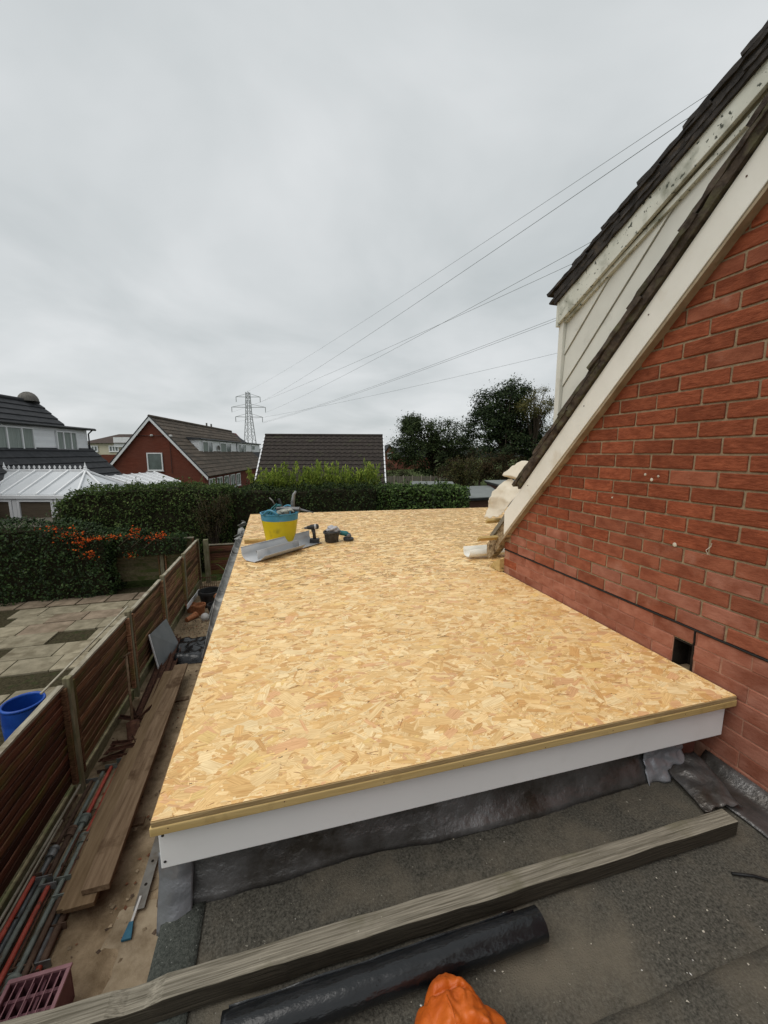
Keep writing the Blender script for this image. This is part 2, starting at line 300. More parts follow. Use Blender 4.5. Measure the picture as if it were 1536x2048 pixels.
K['curtain'] = mat('net_curtain', (.17,.20,.185), (.30,.335,.31), scale=6, rough=.9, stretch=(6,6,.15))
K['polycarb'] = mat('polycarbonate_roof', (.45,.47,.49), (.53,.55,.565), scale=1, rough=.25, spec=.6)
K['gutter_black'] = mat('black_gutter', (.012,.013,.014), (.022,.022,.023), rough=.4)
K['brown_blind'] = mat('brown_blind', (.075,.057,.038), (.11,.085,.06), scale=4, rough=.8, stretch=(1,1,10))
K['shed_roof'] = mat('grey_green_felt', (.155,.17,.165), (.20,.215,.205), scale=3, rough=.9, c3=(.13,.14,.135), s3=1, t3=(.5,.7), spec=.2)
K['shed_wood'] = mat('shed_boards', (.06,.03,.02), (.10,.05,.035), scale=5, rough=.9, stretch=(1,1,6))
K['far_fence'] = mat('grey_fence', (.12,.105,.085), (.19,.17,.14), scale=3, rough=.95, stretch=(4,4,.5))
K['pylon'] = mat('galvanised_lattice', (.26,.275,.275), (.33,.345,.345), scale=2, rough=.7, spec=.2)  # lightened grey: distance haze put into the colour
K['wire'] = mat('conductor', (.17,.18,.18), (.21,.22,.22), rough=.8, spec=.1)
K['bark'] = mat('bark', (.04,.03,.022), (.09,.07,.05), scale=8, rough=.95, stretch=(3,3,.6), bump=.01, bscale=20, spec=.1)
K['twig'] = mat('hedge_twigs', (.018,.016,.010), (.035,.032,.018), scale=8, rough=1, spec=.05)
K['leaf'] = attr_mat('leaf', 'tint', rough=.7, transl=.25, spec=.12)
K['leaf_glossy'] = attr_mat('glossy_leaf', 'tint', rough=.55, transl=.18, spec=.2)
K['osb'] = attr_mat('wood_strands', 'tint', rough=.52, spec=.35, grain=True)
K['chips'] = mat('pale_chips', (.42,.38,.30), (.62,.58,.48), scale=30, rough=.9, rnd=.1)
K['grit'] = attr_mat('grit', 'tint', rough=.9, spec=.15)
K['apt_cream'] = mat('cream_render', (.50,.46,.34), (.56,.52,.40), scale=1, rough=.9)
K['apt_roof'] = mat('brown_tile_far', (.055,.040,.034), (.075,.055,.046), scale=1, rough=.95)
K['dish'] = mat('mesh_dish', (.09,.085,.075), (.15,.14,.125), scale=9, rough=.7)
K['cable'] = mat('black_cable', (.006,.006,.006), (.012,.012,.012), rough=.5)

# leaf clouds -------------------------------------------------------
def leaf_mesh(name, P, Nn, size, cols, m, parent=None, aspect=.55, jitter=.8, droop=0.0, sizevar=.35):
    P = np.asarray(P, float); n = len(P)
    nrm = np.asarray(Nn, float) + rng.normal(0, jitter, (n, 3)); nrm /= np.linalg.norm(nrm, axis=1, keepdims=True) + 1e-9
    t = rng.normal(0, 1, (n, 3)); t[:, 2] -= droop; t -= nrm * (t * nrm).sum(1, keepdims=True); t /= np.linalg.norm(t, axis=1, keepdims=True) + 1e-9
    b = np.cross(nrm, t); L = size * rng.uniform(1 - sizevar, 1 + sizevar, (n, 1)); Wd = L * aspect
    v0 = P - t * L * .5; v1 = P + b * Wd * .5 + nrm * L * .06; v2 = P + t * L * .5; v3 = P - b * Wd * .5 + nrm * L * .06
    V = np.stack([v0, v1, v2, v3], 1).reshape(-1, 3)
    lo = V.min(0); hi = V.max(0); org = Vector(((lo[0]+hi[0])/2, (lo[1]+hi[1])/2, lo[2]))
    me = bpy.data.meshes.new(name); me.vertices.add(4*n); me.vertices.foreach_set('co', (V - np.array(org)).ravel())
    me.loops.add(4*n); me.loops.foreach_set('vertex_index', np.arange(4*n)); me.polygons.add(n); me.polygons.foreach_set('loop_start', np.arange(n)*4)
    me.update(calc_edges=True)
    at = me.attributes.new('tint', 'FLOAT_COLOR', 'POINT')
    C4 = np.ones((n, 4)); C4[:, :3] = cols; at.data.foreach_set('color', np.repeat(C4, 4, 0).ravel())
    me.materials.append(m)
    return link(name, me, parent, org)

def pal(n, cols, wts, var=.18):
    cols = np.array(cols); i = rng.choice(len(cols), n, p=np.array(wts) / sum(wts))
    return cols[i] * rng.uniform(1 - var, 1 + var, (n, 1))

def hedge(name, label, x0, x1, y0, y1, z0, z1, dens, size, cols, wts, m='leaf', amp=.18, freq=1.3, topfn=None, sides=True, parent=None, cat='hedge', glossj=.8, group=None):
    """rounded block of leaves round a dark twig core"""
    cx, cy = (x0+x1)/2, (y0+y1)/2
    root = parent or thing(name, (cx, cy, z0), label, cat, group)
    H = lambda x: (topfn(x) if topfn else z1)
    faces = [('f', (x1-x0)*(z1-z0)), ('t', (x1-x0)*(y1-y0)), ('l', (y1-y0)*(z1-z0)), ('r', (y1-y0)*(z1-z0)), ('b', (x1-x0)*(z1-z0)*.35)]
    P = []; Nn = []
    for k, area in faces:
        for _ in range(int(area * dens)):
            a, b = random.random(), random.random()
            x = x0 + a*(x1-x0); hz = H(x)
            if k == 'f': p = (x, y0, z0 + b*(hz-z0)); nn = (0,-1,.25)
            elif k == 'b': p = (x, y1, z0 + (.5+.5*b)*(hz-z0)); nn = (0,1,.25)
            elif k == 't': p = (x, y0 + b*(y1-y0), hz); nn = (0,-.1,1)
            elif k == 'l': p = (x0, y0 + a*(y1-y0), z0 + b*(H(x0)-z0)); nn = (-1,0,.2)
            else: p = (x1, y0 + a*(y1-y0), z0 + b*(H(x1)-z0)); nn = (1,0,.2)
            p = Vector(p); nv = Vector(nn).normalized()
            dd = nz(p.x*freq, p.y*freq, p.z*freq)*amp + nz(p.x*freq*3.1+9, p.y*freq*3.1, p.z*freq*3.1)*amp*.5
            # round the edges
            ex = min(p.x-x0, x1-p.x, .25)/.25; ez = min(max(hz-p.z, 0), .25)/.25
            if k in 'fb' : p += Vector((0, (.16 if k == 'f' else -.16)*(1-ez), 0))
            if k == 't': p += Vector((0, 0, -.16*(1-min((p.y-y0), (y1-p.y), .25)/.25)))
            if k in 'ft' and ex < 1: p += Vector((0, .15*(1-ex) if k == 'f' else 0, -.15*(1-ex) if k == 't' else 0))
            p += nv * (dd + random.uniform(-.10, .05)); P.append(p); Nn.append(nv)
            if k in 'ft' and random.random() < .012:
                sh_ = Vector((random.gauss(0,.35), random.gauss(0,.2), 1)).normalized() if k == 't' else (nv + Vector((random.gauss(0,.4), 0, .6))).normalized()
                for q_ in range(7): P.append(p + sh_*(.03+.035*q_) + Vector((random.gauss(0,.015), random.gauss(0,.015), 0))); Nn.append(nv)
    n = len(P); c = pal(n, cols, wts)
    cl = np.array([1 + .5*nz(p.x*1.7, p.y*1.7+5, p.z*2.1) for p in P])[:, None]
    leaf_mesh('foliage', P, Nn, size, np.clip(c*cl, .004, 1), K[m], root, jitter=glossj)
    core = MB(); nxs = max(4, int((x1-x0)/.4))
    def fn(i, j):
        # loop around cross-section (y,z)
        x = x0 + .14 + i*(x1-x0-.28); hz = H(x) - .16; a = j*4
        yy0, yy1, zz0 = y0+.14, y1-.14, z0
        if a <= 1: q = (x, yy0, zz0 + a*(hz-zz0))
        elif a <= 2: q = (x, yy0 + (a-1)*(yy1-yy0), hz)
        elif a <= 3: q = (x, yy1, hz - (a-2)*(hz-zz0))
        else: q = (x, yy1 - (a-3)*(yy1-yy0), zz0)
        return q
    core.grid(fn, nxs, 16)
    for xx in (0, 1):
        b = len(core.v); core.v += [fn(xx, j/16) for j in range(16)]; core.f.append(tuple(range(b, b+16)))
    core.build('inner_twigs', K['twig'], root)
    return root

def tree(name, label, base, height, crown, nclump, leaves, size, cols, wts, trunk_r=.25, group=None, openness=.5, fork=.3, lean=(0,0), seed=1, cat='tree', twigs=True):
    """crown: list of (cx,cy,cz,rx,ry,rz) lobes relative to base"""
    rr = random.Random(seed); base = Vector(base)
    root = thing(name, base, label, cat, group)
    tm = MB(); tips = []
    top = Vector((lean[0], lean[1], height*.75))
    tm.tube([base, base + top*.25 + Vector((.1*trunk_r,0,0)), base + top*.55, base + top*.85, base + top], [trunk_r, trunk_r*.8, trunk_r*.55, trunk_r*.3, trunk_r*.1], 8)
    clumps = []
    for i in range(nclump):
        lb = crown[i % len(crown)]
        while True:
            v = Vector((rr.uniform(-1,1), rr.uniform(-1,1), rr.uniform(-1,1)))
            if v.length < 1: break
        v = v.normalized() * (v.length ** openness)
        c = base + Vector((lb[0] + v.x*lb[3], lb[1] + v.y*lb[4], lb[2] + v.z*lb[5])); clumps.append((c, v.normalized()))
        if twigs and i % 3 == 0:
            s = base + top * rr.uniform(fork, .9); mid = s.lerp(c, .5) + Vector((0, 0, rr.uniform(-.1, .35)))
            r0 = trunk_r * .28 * rr.uniform(.6, 1.1)
            tm.tube([s, mid, c], [r0, r0*.55, r0*.15], 5)
    tm.build('trunk', K['bark'], root, smooth=True)
    P = []; Nn = []; T = []
    cr = np.mean([min(l[3:6]) for l in crown])
    for c, v in clumps:
        k = max(4, int(leaves / nclump * rr.uniform(.5, 1.5))); sp = cr * rr.uniform(.14, .27); tt = rr.uniform(.6, 1.35)
        for _ in range(k):
            d = Vector((rr.gauss(0,1), rr.gauss(0,1), rr.gauss(0,.75))) * sp
            P.append(c + d); Nn.append((v + d.normalized()*.8 + Vector((0,0,.5)))); T.append(tt)
    c = pal(len(P), cols, wts) * np.array(T)[:, None]
    leaf_mesh('crown', P, Nn, size, np.clip(c, .003, 1), K['leaf'], root)
    return root

# ================================================================== GROUND
g = MB(); g.add([(-1500,-300,-.012),(1500,-300,-.012),(1500,2500,-.012),(-1500,2500,-.012)], [(0,1,2,3)])
tag(g.build('ground', K['grass']), kind='structure')
def ysheet(name, x0, x1, y0, y1, z, m, amp=0, nx=20, ny=60):
    s = MB(); s.grid(lambda a, b: (x0+a*(x1-x0), y0+b*(y1-y0), z + amp*(.5+.5*nz((x0+a*(x1-x0))*2.3, (y0+b*(y1-y0))*2.3)) + amp*.4*nz(a*31, b*80)), nx, ny)
    return tag(s.build(name, m, smooth=True), kind='structure')
ysheet('yard_ground', -2.44, -.36, -3, 12.6, .004, K['dirt'], .035, 24, 120)
ysheet('garden_soil', -14, -2.45, 0, 12.6, -.004, K['soil'], .02, 60, 60)
# worn concrete path in the yard
def patch(name, pts, z, m, h=.012):
    s = MB(); s.prism([(x, y, z) for x, y in pts], (0,0,h)); return s.build(name, m, bevel=.004)
pth = thing('yard_path', (-1.2, 3, 0), None, None, kind='structure')
for pts in [[(-1.62,1.2),(-.95,1.25),(-.92,2.2),(-1.0,2.95),(-1.18,3.35),(-1.45,3.3),(-1.58,2.6)], [(-1.30,3.45),(-1.0,3.35),(-.9,4.4),(-1.05,4.9),(-1.3,4.6)], [(-.85,1.0),(-.55,1.0),(-.5,2.5),(-.8,2.6)]]:
    fine = []
    for i in range(len(pts)):
        a = Vector(pts[i]); b = Vector(pts[(i+1) % len(pts)])
        for k in range(6):
            p = a.lerp(b, k/6); fine.append((p.x + nz(p.x*9, p.y*9)*.05, p.y + nz(p.x*9+5, p.y*9)*.05))
    s = MB(); s.prism([(x, y, .0) for x, y in fine], (0,0,.030)); s.build('concrete_patch', K['slab_conc'], pth)

# small stones and rubble on the yard
def scatter(name, label, pts, size, cols, wts, m, flat=.5, kind='stuff', cat=None):
    n = len(pts); base = np.array([(1,0,0),(-1,0,0),(0,1,0),(0,-1,0),(0,0,1),(0,0,-1)], float)
    F = np.array([(0,2,4),(2,1,4),(1,3,4),(3,0,4),(2,0,5),(1,2,5),(3,1,5),(0,3,5)])
    V = []; 
    for p in pts:
        s = size * rng.uniform(.4, 1.6); q = base * (s*rng.uniform(.5,1.3), s*rng.uniform(.5,1.3), s*flat) + rng.normal(0, s*.18, (6,3))
        a = rng.uniform(0, 6.28); c_, s_ = math.cos(a), math.sin(a); q = q @ np.array([[c_, s_, 0], [-s_, c_, 0], [0,0,1]]); V.append(q + np.array(p))
    V = np.concatenate(V); org = Vector((V[:,0].mean(), V[:,1].mean(), V[:,2].min()))
    me = bpy.data.meshes.new(name); me.from_pydata([tuple(v) for v in V - np.array(org)], [], [tuple(f + 6*i) for i in range(n) for f in F])
    at = me.attributes.new('tint', 'FLOAT_COLOR', 'POINT'); c4 = np.ones((n,4)); c4[:,:3] = pal(n, cols, wts, .3); at.data.foreach_set('color', np.repeat(c4, 6, 0).ravel())
    me.materials.append(m); o = link(name, me, None, org); return tag(o, label, cat, None, kind)
pts = [(random.uniform(-2.35,-.5), random.uniform(2,9.5)**1.0, .03) for _ in range(900)] + [(random.gauss(-1.95,.22), random.gauss(9.2,.5), .05) for _ in range(260)]
scatter('rubble', 'loose stones and broken crumbs littering the sandy side yard', pts, .014, [(.26,.2,.13),(.10,.07,.05),(.2,.09,.05)], [5,3,2], K['grit'], cat='rubble')

# ================================================================== NEW FLAT ROOF
roof = thing('flat_roof_extension', (.7, 4.0, 0), 'single storey extension with bare strand board flat roof and white fascia', 'extension')
poly = [(-.39,1.11),(1.872,1.11),(1.872,3.02),(4.3,3.02),(4.3,6.66),(-.49,6.99)]
s = MB(); s.prism([(x, y, 2.874) for x, y in poly], (0,0,.0165)); s.build('roof_deck', K['osb_base'], roof)
# strands (flakes of wood pressed into the board), as real thin pieces, plus painted gap shadows
def strands():
    NS = 52000; P = []
    xs0 = []
    while len(xs0) < NS:
        y = 1.1 + (6.9-1.1) * random.random()**1.55; x = random.uniform(-.52, 1.9) if y < 3.0 else random.uniform(-.52, 4.3)
        if y > 3.0 and x > 1.9 and random.random() < .5: continue
        xs0.append((x, y))
    V = []; Fc = []; Cc = []; G = []
    palc = [(.88,.66,.35),(.82,.575,.27),(.75,.49,.205),(.68,.41,.165),(.74,.455,.24),(.91,.73,.43),(.42,.215,.085),(.10,.055,.028),(.84,.61,.26)]
    pw = np.array([.27,.23,.14,.075,.075,.14,.055,.02,.03]); pw /= pw.sum()
    for i, (x, y) in enumerate(xs0):
        ci = rng.choice(9, p=pw); q_ = random.random()
        if q_ < .20: L = random.uniform(.05,.14); W_ = random.uniform(.022,.055)
        elif q_ < .62: L = random.uniform(.035,.11); W_ = random.uniform(.007,.020)
        else: L = random.uniform(.015,.07); W_ = random.uniform(.0016,.0050)
        if ci == 7: L = random.uniform(.004,.016); W_ = random.uniform(.0015,.005)
        if ci == 6: W_ = min(W_, random.uniform(.0012,.004)); L *= .8  # thin brown slivers: small shadows and gaps beside flakes, painted as colour
        if i < NS*.35 and q_ > .62: L *= 1.3; W_ *= 3
        a = random.gauss(0, .50) + (random.uniform(.6,2.5) if random.random() < .14 else 0)
        ca, sa = math.cos(a), math.sin(a); z = 2.8912 + .0016 * (i / NS) + random.uniform(0, .0004)
        lo = [(-.5, -.5+random.uniform(0,.35)), (-.5+random.uniform(.02,.22), .5), (.1, .5+random.uniform(-.12,.06)), (.5-random.uniform(0,.2), .5), (.5, .1+random.uniform(-.35,.35)), (.5-random.uniform(0,.2), -.5), (-.1, -.5+random.uniform(-.06,.12))]
        b = len(V); off = random.uniform(0, 90); tl = random.uniform(-.0008,.0008)
        for (u, v) in lo:
            px = x + ca*u*L - sa*v*W_; py = y + sa*u*L + ca*v*W_
            # keep inside the board
            px = max(px, -.39 - (py-1.11)*.017 + .002); py = max(py, 1.1105)
            if py < 3.03: px = min(px, 1.872)
            px = min(px, 4.298); py = min(py, 6.99 - (px+.49)*.0689 - .001)
            V.append((px, py, z + tl*u)); G.append((u*L*1 + off, v*W_ + off*.37, 0)); 
        Fc.append(tuple(range(b, b+7))); c = np.array(palc[ci]) * np.array((1.0,.975,.935)) * random.uniform(.90, 1.08); Cc += [(*c, 1)] * 7
    me = bpy.data.meshes.new('wood_strand'); org = Vector((.7, 4, 2.89))
    me.from_pydata([tuple(Vector(v)-org) for v in V], [], Fc)
    at = me.attributes.new('tint', 'FLOAT_COLOR', 'POINT'); at.data.foreach_set('color', np.array(Cc).ravel())
    at = me.attributes.new('grain', 'FLOAT_VECTOR', 'POINT'); at.data.foreach_set('vector', np.array(G).ravel())
    me.materials.append(K['osb']); o = link('wood_strand', me, roof, org); tag(o, kind='stuff'); return o
strands()
ed = MB(); ed.box(-.389,1.871,1.1065,1.1095,2.8745,2.8915); ed.build('board_edge', K['osb_edge'], roof, bevel=.0015)
ed = MB(); ed.box(-.394,1.874,1.1045,1.150,2.846,2.874); ed.build('edge_batten', K['treated'], roof, bevel=.003)
ed = MB(); ed.prism([(-.396,1.15,2.836),(-.346,1.15,2.836),(-.446,6.99,2.836),(-.496,6.99,2.836)], (0,0,.0375)); ed.build('edge_batten', K['treated'], roof, bevel=.003)
ed = MB(); ed.prism([(-.496,6.94,2.836),(4.3,6.61,2.836),(4.3,6.66,2.836),(-.492,6.99,2.836)], (0,0,.0375)); ed.build('edge_batten', K['treated'], roof)
fb = MB(); fb.prism([(-.384,1.150,2.699),(1.862,1.150,2.687),(1.862,1.150,2.845),(-.384,1.150,2.845)], (0,-.012,0)); fa = fb.build('fascia_board', K['pvc'], roof, bevel=.003)
fb = MB(); fb.prism([(-.372,1.151,2.703),(-.384,1.151,2.703),(-.470,6.95,2.703),(-.458,6.95,2.703)], (0,0,.135)); fb.build('fascia_board', K['pvc'], roof, bevel=.002)
for x, z in ((-.372,2.722),(-.372,2.812)):
    sc = MB(); sc.lathe((x, 1.1382, z), [(.0001,0),(.0045,0),(.004,.0015),(.0001,.002)], 10, axis=(0,-1,0)); sc.build('screw_hole', K['black'], roof)
for x in np.arange(-.3, 1.85, .31):
    bs = MB(); bs.lathe((x + random.uniform(-.05,.05), 1.1048, 2.860 + random.uniform(-.008,.008)), [(.0001,0),(.003,0),(.0001,.001)], 8, axis=(0,-1,0)); bs.build('nail_head', K['rust'], roof)
wl = MB(); wl.box(-.33,1.86,1.24,6.8,0,2.83); wl.box(1.87,4.2,3.3,6.5,0,2.83); wl.build('wall', K['housebrick2'], roof)
# lead apron under the fascia
def apron(a, b):
    x = -.40 + a*(1.62+.40) ; wob = .010*nz(x*3.1, b*2, 3) + .006*nz(x*11, b*3)
    y = 1.212 - .05*b**3 + wob; z = 2.70 - .196*b + (.012*nz(x*2.2, 7) if b > .9 else 0)
    if b > .75: y += .03*nz(x*1.7, 1.2)*(b-.75)/.25
    return (x, y, z)
ap = MB(); ap.grid(apron, 90, 12); ap.build('lead_apron', K['lead'], roof, smooth=True, solid=.003)
def cornerlead(a, b):
    x = -.405 + a*.10; wob = .012*nz(x*14, b*4, 3)
    return (x - .012*b, 1.19 - .04*b**2 + wob - .015*math.sin(a*3.1), 2.70 - .205*b - .035*(1-a)*b)
ap = MB(); ap.grid(cornerlead, 14, 16); ap.build('lead_corner', K['lead_new'], roof, smooth=True, solid=.003)
def rightlead(a, b):
    x = 1.50 + a*.22; wob = .022*nz(x*16, b*5, 3) + .01*nz(x*31, b*9)
    return (x, 1.20 - .045*b**2 + wob, 2.69 - .185*b + .012*nz(x*9, 2))
ap = MB(); ap.grid(rightlead, 24, 20); ap.build('lead_corner', K['lead_new'], roof, smooth=True, solid=.003)

# ================================================================== FELTED GARAGE ROOF (camera stands over it)
gar = thing('felted_garage', (.75, -.6, 0), 'low flat roofed garage covered in dark mineral felt below the new roof', 'garage')
wl = MB(); wl.box(-.33,1.86,-3.0,1.22,0,2.47); wl.build('wall', K['housebrick2'], gar)
def felt(x0, x1, y0, y1, z, nx, ny, m, lift=0):
    f = MB(); f.grid(lambda a, b: (x0+a*(x1-x0), y0+b*(y1-y0) + (.006*nz((x0+a*(x1-x0))*6, 3) if b > .98 else 0), z + .006*nz((x0+a*(x1-x0))*3, (y0+b*(y1-y0))*3) + lift*b), nx, ny)
    return f.build('felt_sheet', m, gar, smooth=True, solid=.004)
felt(-.34,1.875,.600,1.235,2.500,60,24,K['felt'])
felt(-.34,1.875,-.30,.622,2.497,60,24,K['felt'], .009)
felt(-.34,1.875,-3.0,-.26,2.492,40,24,K['felt'], .006)
def edgefelt(a, b):
    y = -2.5 + a*3.68; 
    t = b*.30
    if t < .12: return (-.278 - t, y, 2.5075 + .004*nz(y*4, 0))
    t -= .12; return (-.398 - .010*math.sin(min(t,.05)*31), y, 2.5055 - t + .004*nz(y*4, 0))
f = MB(); f.grid(edgefelt, 70, 14); f.build('felt_edge_strip', K['felt2'], gar, smooth=True, solid=.004)
# old lead along the house wall
def wl_(a, b):
    y = -.8 + a*2.0; return (1.70 + b*.175 + .015*nz(y*5, 2)*(1-b), y, 2.512 + .05*max(0, b-.75)/.25 + .004*nz(y*7, b*5))
f = MB(); f.grid(wl_, 60, 10); f.build('wall_flashing', K['lead'], gar, smooth=True, solid=.003)
def flap(a, b):
    p0 = Vector((1.62,1.185,2.535)); p1 = Vector((1.58,.985,2.525)); p2 = Vector((1.74,.955,2.53)); p3 = Vector((1.80,1.20,2.575))
    p = p0.lerp(p3, a).lerp(p1.lerp(p2, a), b); p.z += .014*nz(p.x*18, p.y*18) + .012*math.sin(a*3.1) + (.02*(b-.85)/.15*nz(p.x*30,4) if b > .85 else 0); p.y += .012*nz(p.x*26, 9)*b; return p
f = MB(); f.grid(flap, 18, 22); f.build('loose_lead_flap', K['lead'], gar, smooth=True, solid=.003)

pts = []
while len(pts) < 220:
    x = random.uniform(-.28,1.7); y = random.uniform(.35,1.17); d = nz(x*2.4, y*2.4, 8)
    if random.random() < .35 + d*1.3: pts.append((x, y, 2.512 if y < .62 else 2.507))
scatter('roof_grit', 'pale chips and crumbs of mortar scattered over the dark felt roof', pts, .0024, [(.5,.46,.38),(.34,.3,.24),(.6,.58,.54)], [4,4,2], K['grit'], cat='grit')

# weathered timber across the felt roof
def plank_pts():
    s = MB(); n = 60
    sec = [(0,0),(.058,0),(.058,.060),(0,.060)]
    for i in range(n+1):
        t = i/n; x = -.98 + t*(1.606+.98)
        for (yy, zz_) in sec:
            yb = .905 - (x+.36)*.0093
            w_ = .004*nz(x*7, yy*40, zz_*40) + .002*nz(x*23, yy*30)
            dz = 0
            if -.44 < x < -.37 and zz_ > .03: dz = -.010
            s.v.append((x, yb + yy + w_, 2.5125 + zz_ + .004*nz(x*5, yy*60+2) + dz))
    for i in range(n):
        for k in range(4): s.f.append((i*4+k, i*4+(k+1) % 4, (i+1)*4+(k+1) % 4, (i+1)*4+k))
    s.f.append((0,1,2,3)); s.f.append(tuple(n*4+k for k in range(4))); return s
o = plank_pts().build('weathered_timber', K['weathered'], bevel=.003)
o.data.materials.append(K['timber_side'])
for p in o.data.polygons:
    if p.normal.y < -.6: p.material_index = 1  # near side gets the dirty colour with shade painted in
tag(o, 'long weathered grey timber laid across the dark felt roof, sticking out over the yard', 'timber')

# black polythene roll
rl = thing('polythene_roll', (.1,.82,2.505), 'rolled black plastic sheeting lying in front of the weathered timber', 'plastic roll')
s = MB(); n = 46; seg = 20
for i in range(n+1):
    t = i/n; x = -.185 + t*.885; y = .822
    r0 = .041*(1 - .05*math.exp(-((x-.20)/.03)**2)) 
    for k in range(seg):
        a = 2*math.pi*k/seg
        r = r0 * (1 + .05*nz(x*7, math.cos(a)*1.4, math.sin(a)*1.4) + .025*nz(x*22, math.cos(a)*4, math.sin(a)*4))
        s.v.append((x, y - .005 + r*math.cos(a), 2.509 + .038 + r*math.sin(a)*.92))
for i in range(n):
    for k in range(seg): s.f.append((i*seg+k, i*seg+(k+1) % seg, (i+1)*seg+(k+1) % seg, (i+1)*seg+k))
s.f.append(tuple(range(seg))); s.build('sheet_roll', K['poly'], rl, smooth=True)
sp = MB(); vs = []
for k in range(70):
    a = k*.36; r = .036*(1-k/78); vs.append((.696, .822 - .005 + r*math.cos(a), 2.547 + r*math.sin(a)*.9))
sp.tube(vs, .0016, 4); sp.lathe((.69,.817,2.547), [(.0001,0),(.037,0)], 20, axis=(1,0,0)); sp.build('rolled_end', K['poly'], rl)
def fl(a, b):
    x = -.17 + a*.80; return (x, .822 + .030 - .012*b, 2.574 - .036*b + .006*nz(x*9, b*3))
sp = MB(); sp.grid(fl, 30, 5); sp.build('sheet_edge', K['poly'], rl, smooth=True, solid=.001)
o = MB().tube([(1.439,.793,2.512),(1.50,.765,2.516),(1.60,.70,2.512),(1.66,.62,2.512)], .0045, 8).build('black_cable_offcut', K['cable'], smooth=True)
tag(o, 'short black rod lying on the felt near the brick wall', 'rod')

# orange padded jacket: folded sleeve and body
jk = thing('padded_jacket', (.38,.60,2.51), 'orange quilted jacket dropped on the felt at the bottom of the view', 'jacket')
def jacket_h(x, y):
    h = 0
    for (cx, cy, rx, ry, hh, an) in ((.375,.585,.088,.195,.130,-.10), (.302,.60,.062,.150,.095,.10), (.440,.555,.062,.160,.105,-.12), (.36,.46,.16,.20,.10,0)):
        dx, dy = x-cx, y-cy; ca, sa = math.cos(an), math.sin(an); u, v = (dx*ca - dy*sa)/rx, (dx*sa + dy*ca)/ry
        r2 = abs(u)**2.3 + abs(v)**2.6
        if r2 < 1: h = max(h, hh*(1-r2)**.42)
    if h <= 0: return -1
    q = 1.0
    d1 = abs(math.sin((y*1.0 + .35*x + .02*nz(x*14, 3))*math.pi/.085)); q *= .74 + .26*min(1, d1*1.9)**.55          # quilting seams
    wr = .006*nz(x*85, y*16, 4) * (1 - .7*min(1, d1*1.6)) + .003*nz(x*60, y*60, 6)
    cr = 1 - 2.2*abs(nz(x*15+3, y*11, 1)); cr2 = 1 - 2.4*abs(nz(x*31, y*26+5, 2))                                   # sharp folds
    return h*q + .014*max(0, cr) * min(1, h/.03) + .007*max(0, cr2) * min(1, h/.03) + wr * min(1, h/.03) - .006
nx_, ny_ = 90, 150; s = MB(); idx = {}
for j in range(ny_+1):
    for i in range(nx_+1):
        x = .20 + .34*i/nx_; y = .28 + .54*j/ny_; h = jacket_h(x, y)
        if h > -.5: idx[(i, j)] = len(s.v); s.v.append((x, y, 2.506 + max(0, h)))
for (i, j) in list(idx):
    k = [(i, j), (i+1, j), (i+1, j+1), (i, j+1)]
    if all(q in idx for q in k): s.f.append(tuple(idx[q] for q in k))
used = sorted({q for f in s.f for q in f}); mp_ = {q: n_ for n_, q in enumerate(used)}; s.v = [s.v[q] for q in used]; s.f = [tuple(mp_[q] for q in f) for f in s.f]
s.build('quilted_shell', K['jacket'], jk, smooth=True, solid=.003)
s = MB(); zz0 = [(.345 + .0*t, .40 + .30*t, 0) for t in np.linspace(0,1,24)]
s.tube([(x, y, 2.508 + max(0, jacket_h(x, y))) for x, y, _ in zz0], .0022, 5); s.build('seam', K['jacket'], jk, smooth=True)

# ================================================================== BRICK HOUSE ON THE RIGHT
XW = 1.882; SL = 1.02
house = thing('brick_house', (3.0, 0.6, 0), 'orange red brick gable house with sloping white bargeboard on the right', 'house')
def rake(y, c): return c - SL*y
# wall core
HY0, HY1 = 1.318, 1.412          # missing half brick
core = MB()
def wallprism(y0, y1, zb=None, zt=None):
    a = zb if zb is not None else 0.0
    t0 = min(zt if zt is not None else 99, rake(y0, 6.30)); t1 = min(zt if zt is not None else 99, rake(y1, 6.30))
    core.prism([(XW+.007, y0, a), (XW+.007, y1, a), (XW+.007, y1, t1), (XW+.007, y0, t0)], (.20,0,0))
wallprism(-3.0, HY0); wallprism(HY1, 2.96); wallprism(HY0, HY1, None, 2.86); wallprism(HY0, HY1, 3.018, None)
core.box(XW+.12, XW+.21, HY0-.002, HY1+.002, 2.86, 3.018)
core.box(XW+.25, 6.5, 2.70, 2.95, 0, 3.25); core.box(6.3, 6.5, -3, 2.70, 0, 3.25)
wall = core.build('wall', K['mortar'], house)
cv = MB(); cv.box(XW+.105, XW+.119, HY0, HY1, 2.86, 3.018); cv.box(XW+.004, XW+.104, HY1-.0035, HY1-.001, 2.862, 3.016); cv.box(XW+.004, XW+.104, HY0+.001, HY0+.0035, 2.862, 3.016); cv.box(XW+.004, XW+.104, HY0+.004, HY1-.004, 3.010, 3.0165); cv.build('cavity', K['void'], wall)  # black plates line the hole to paint its dark inside
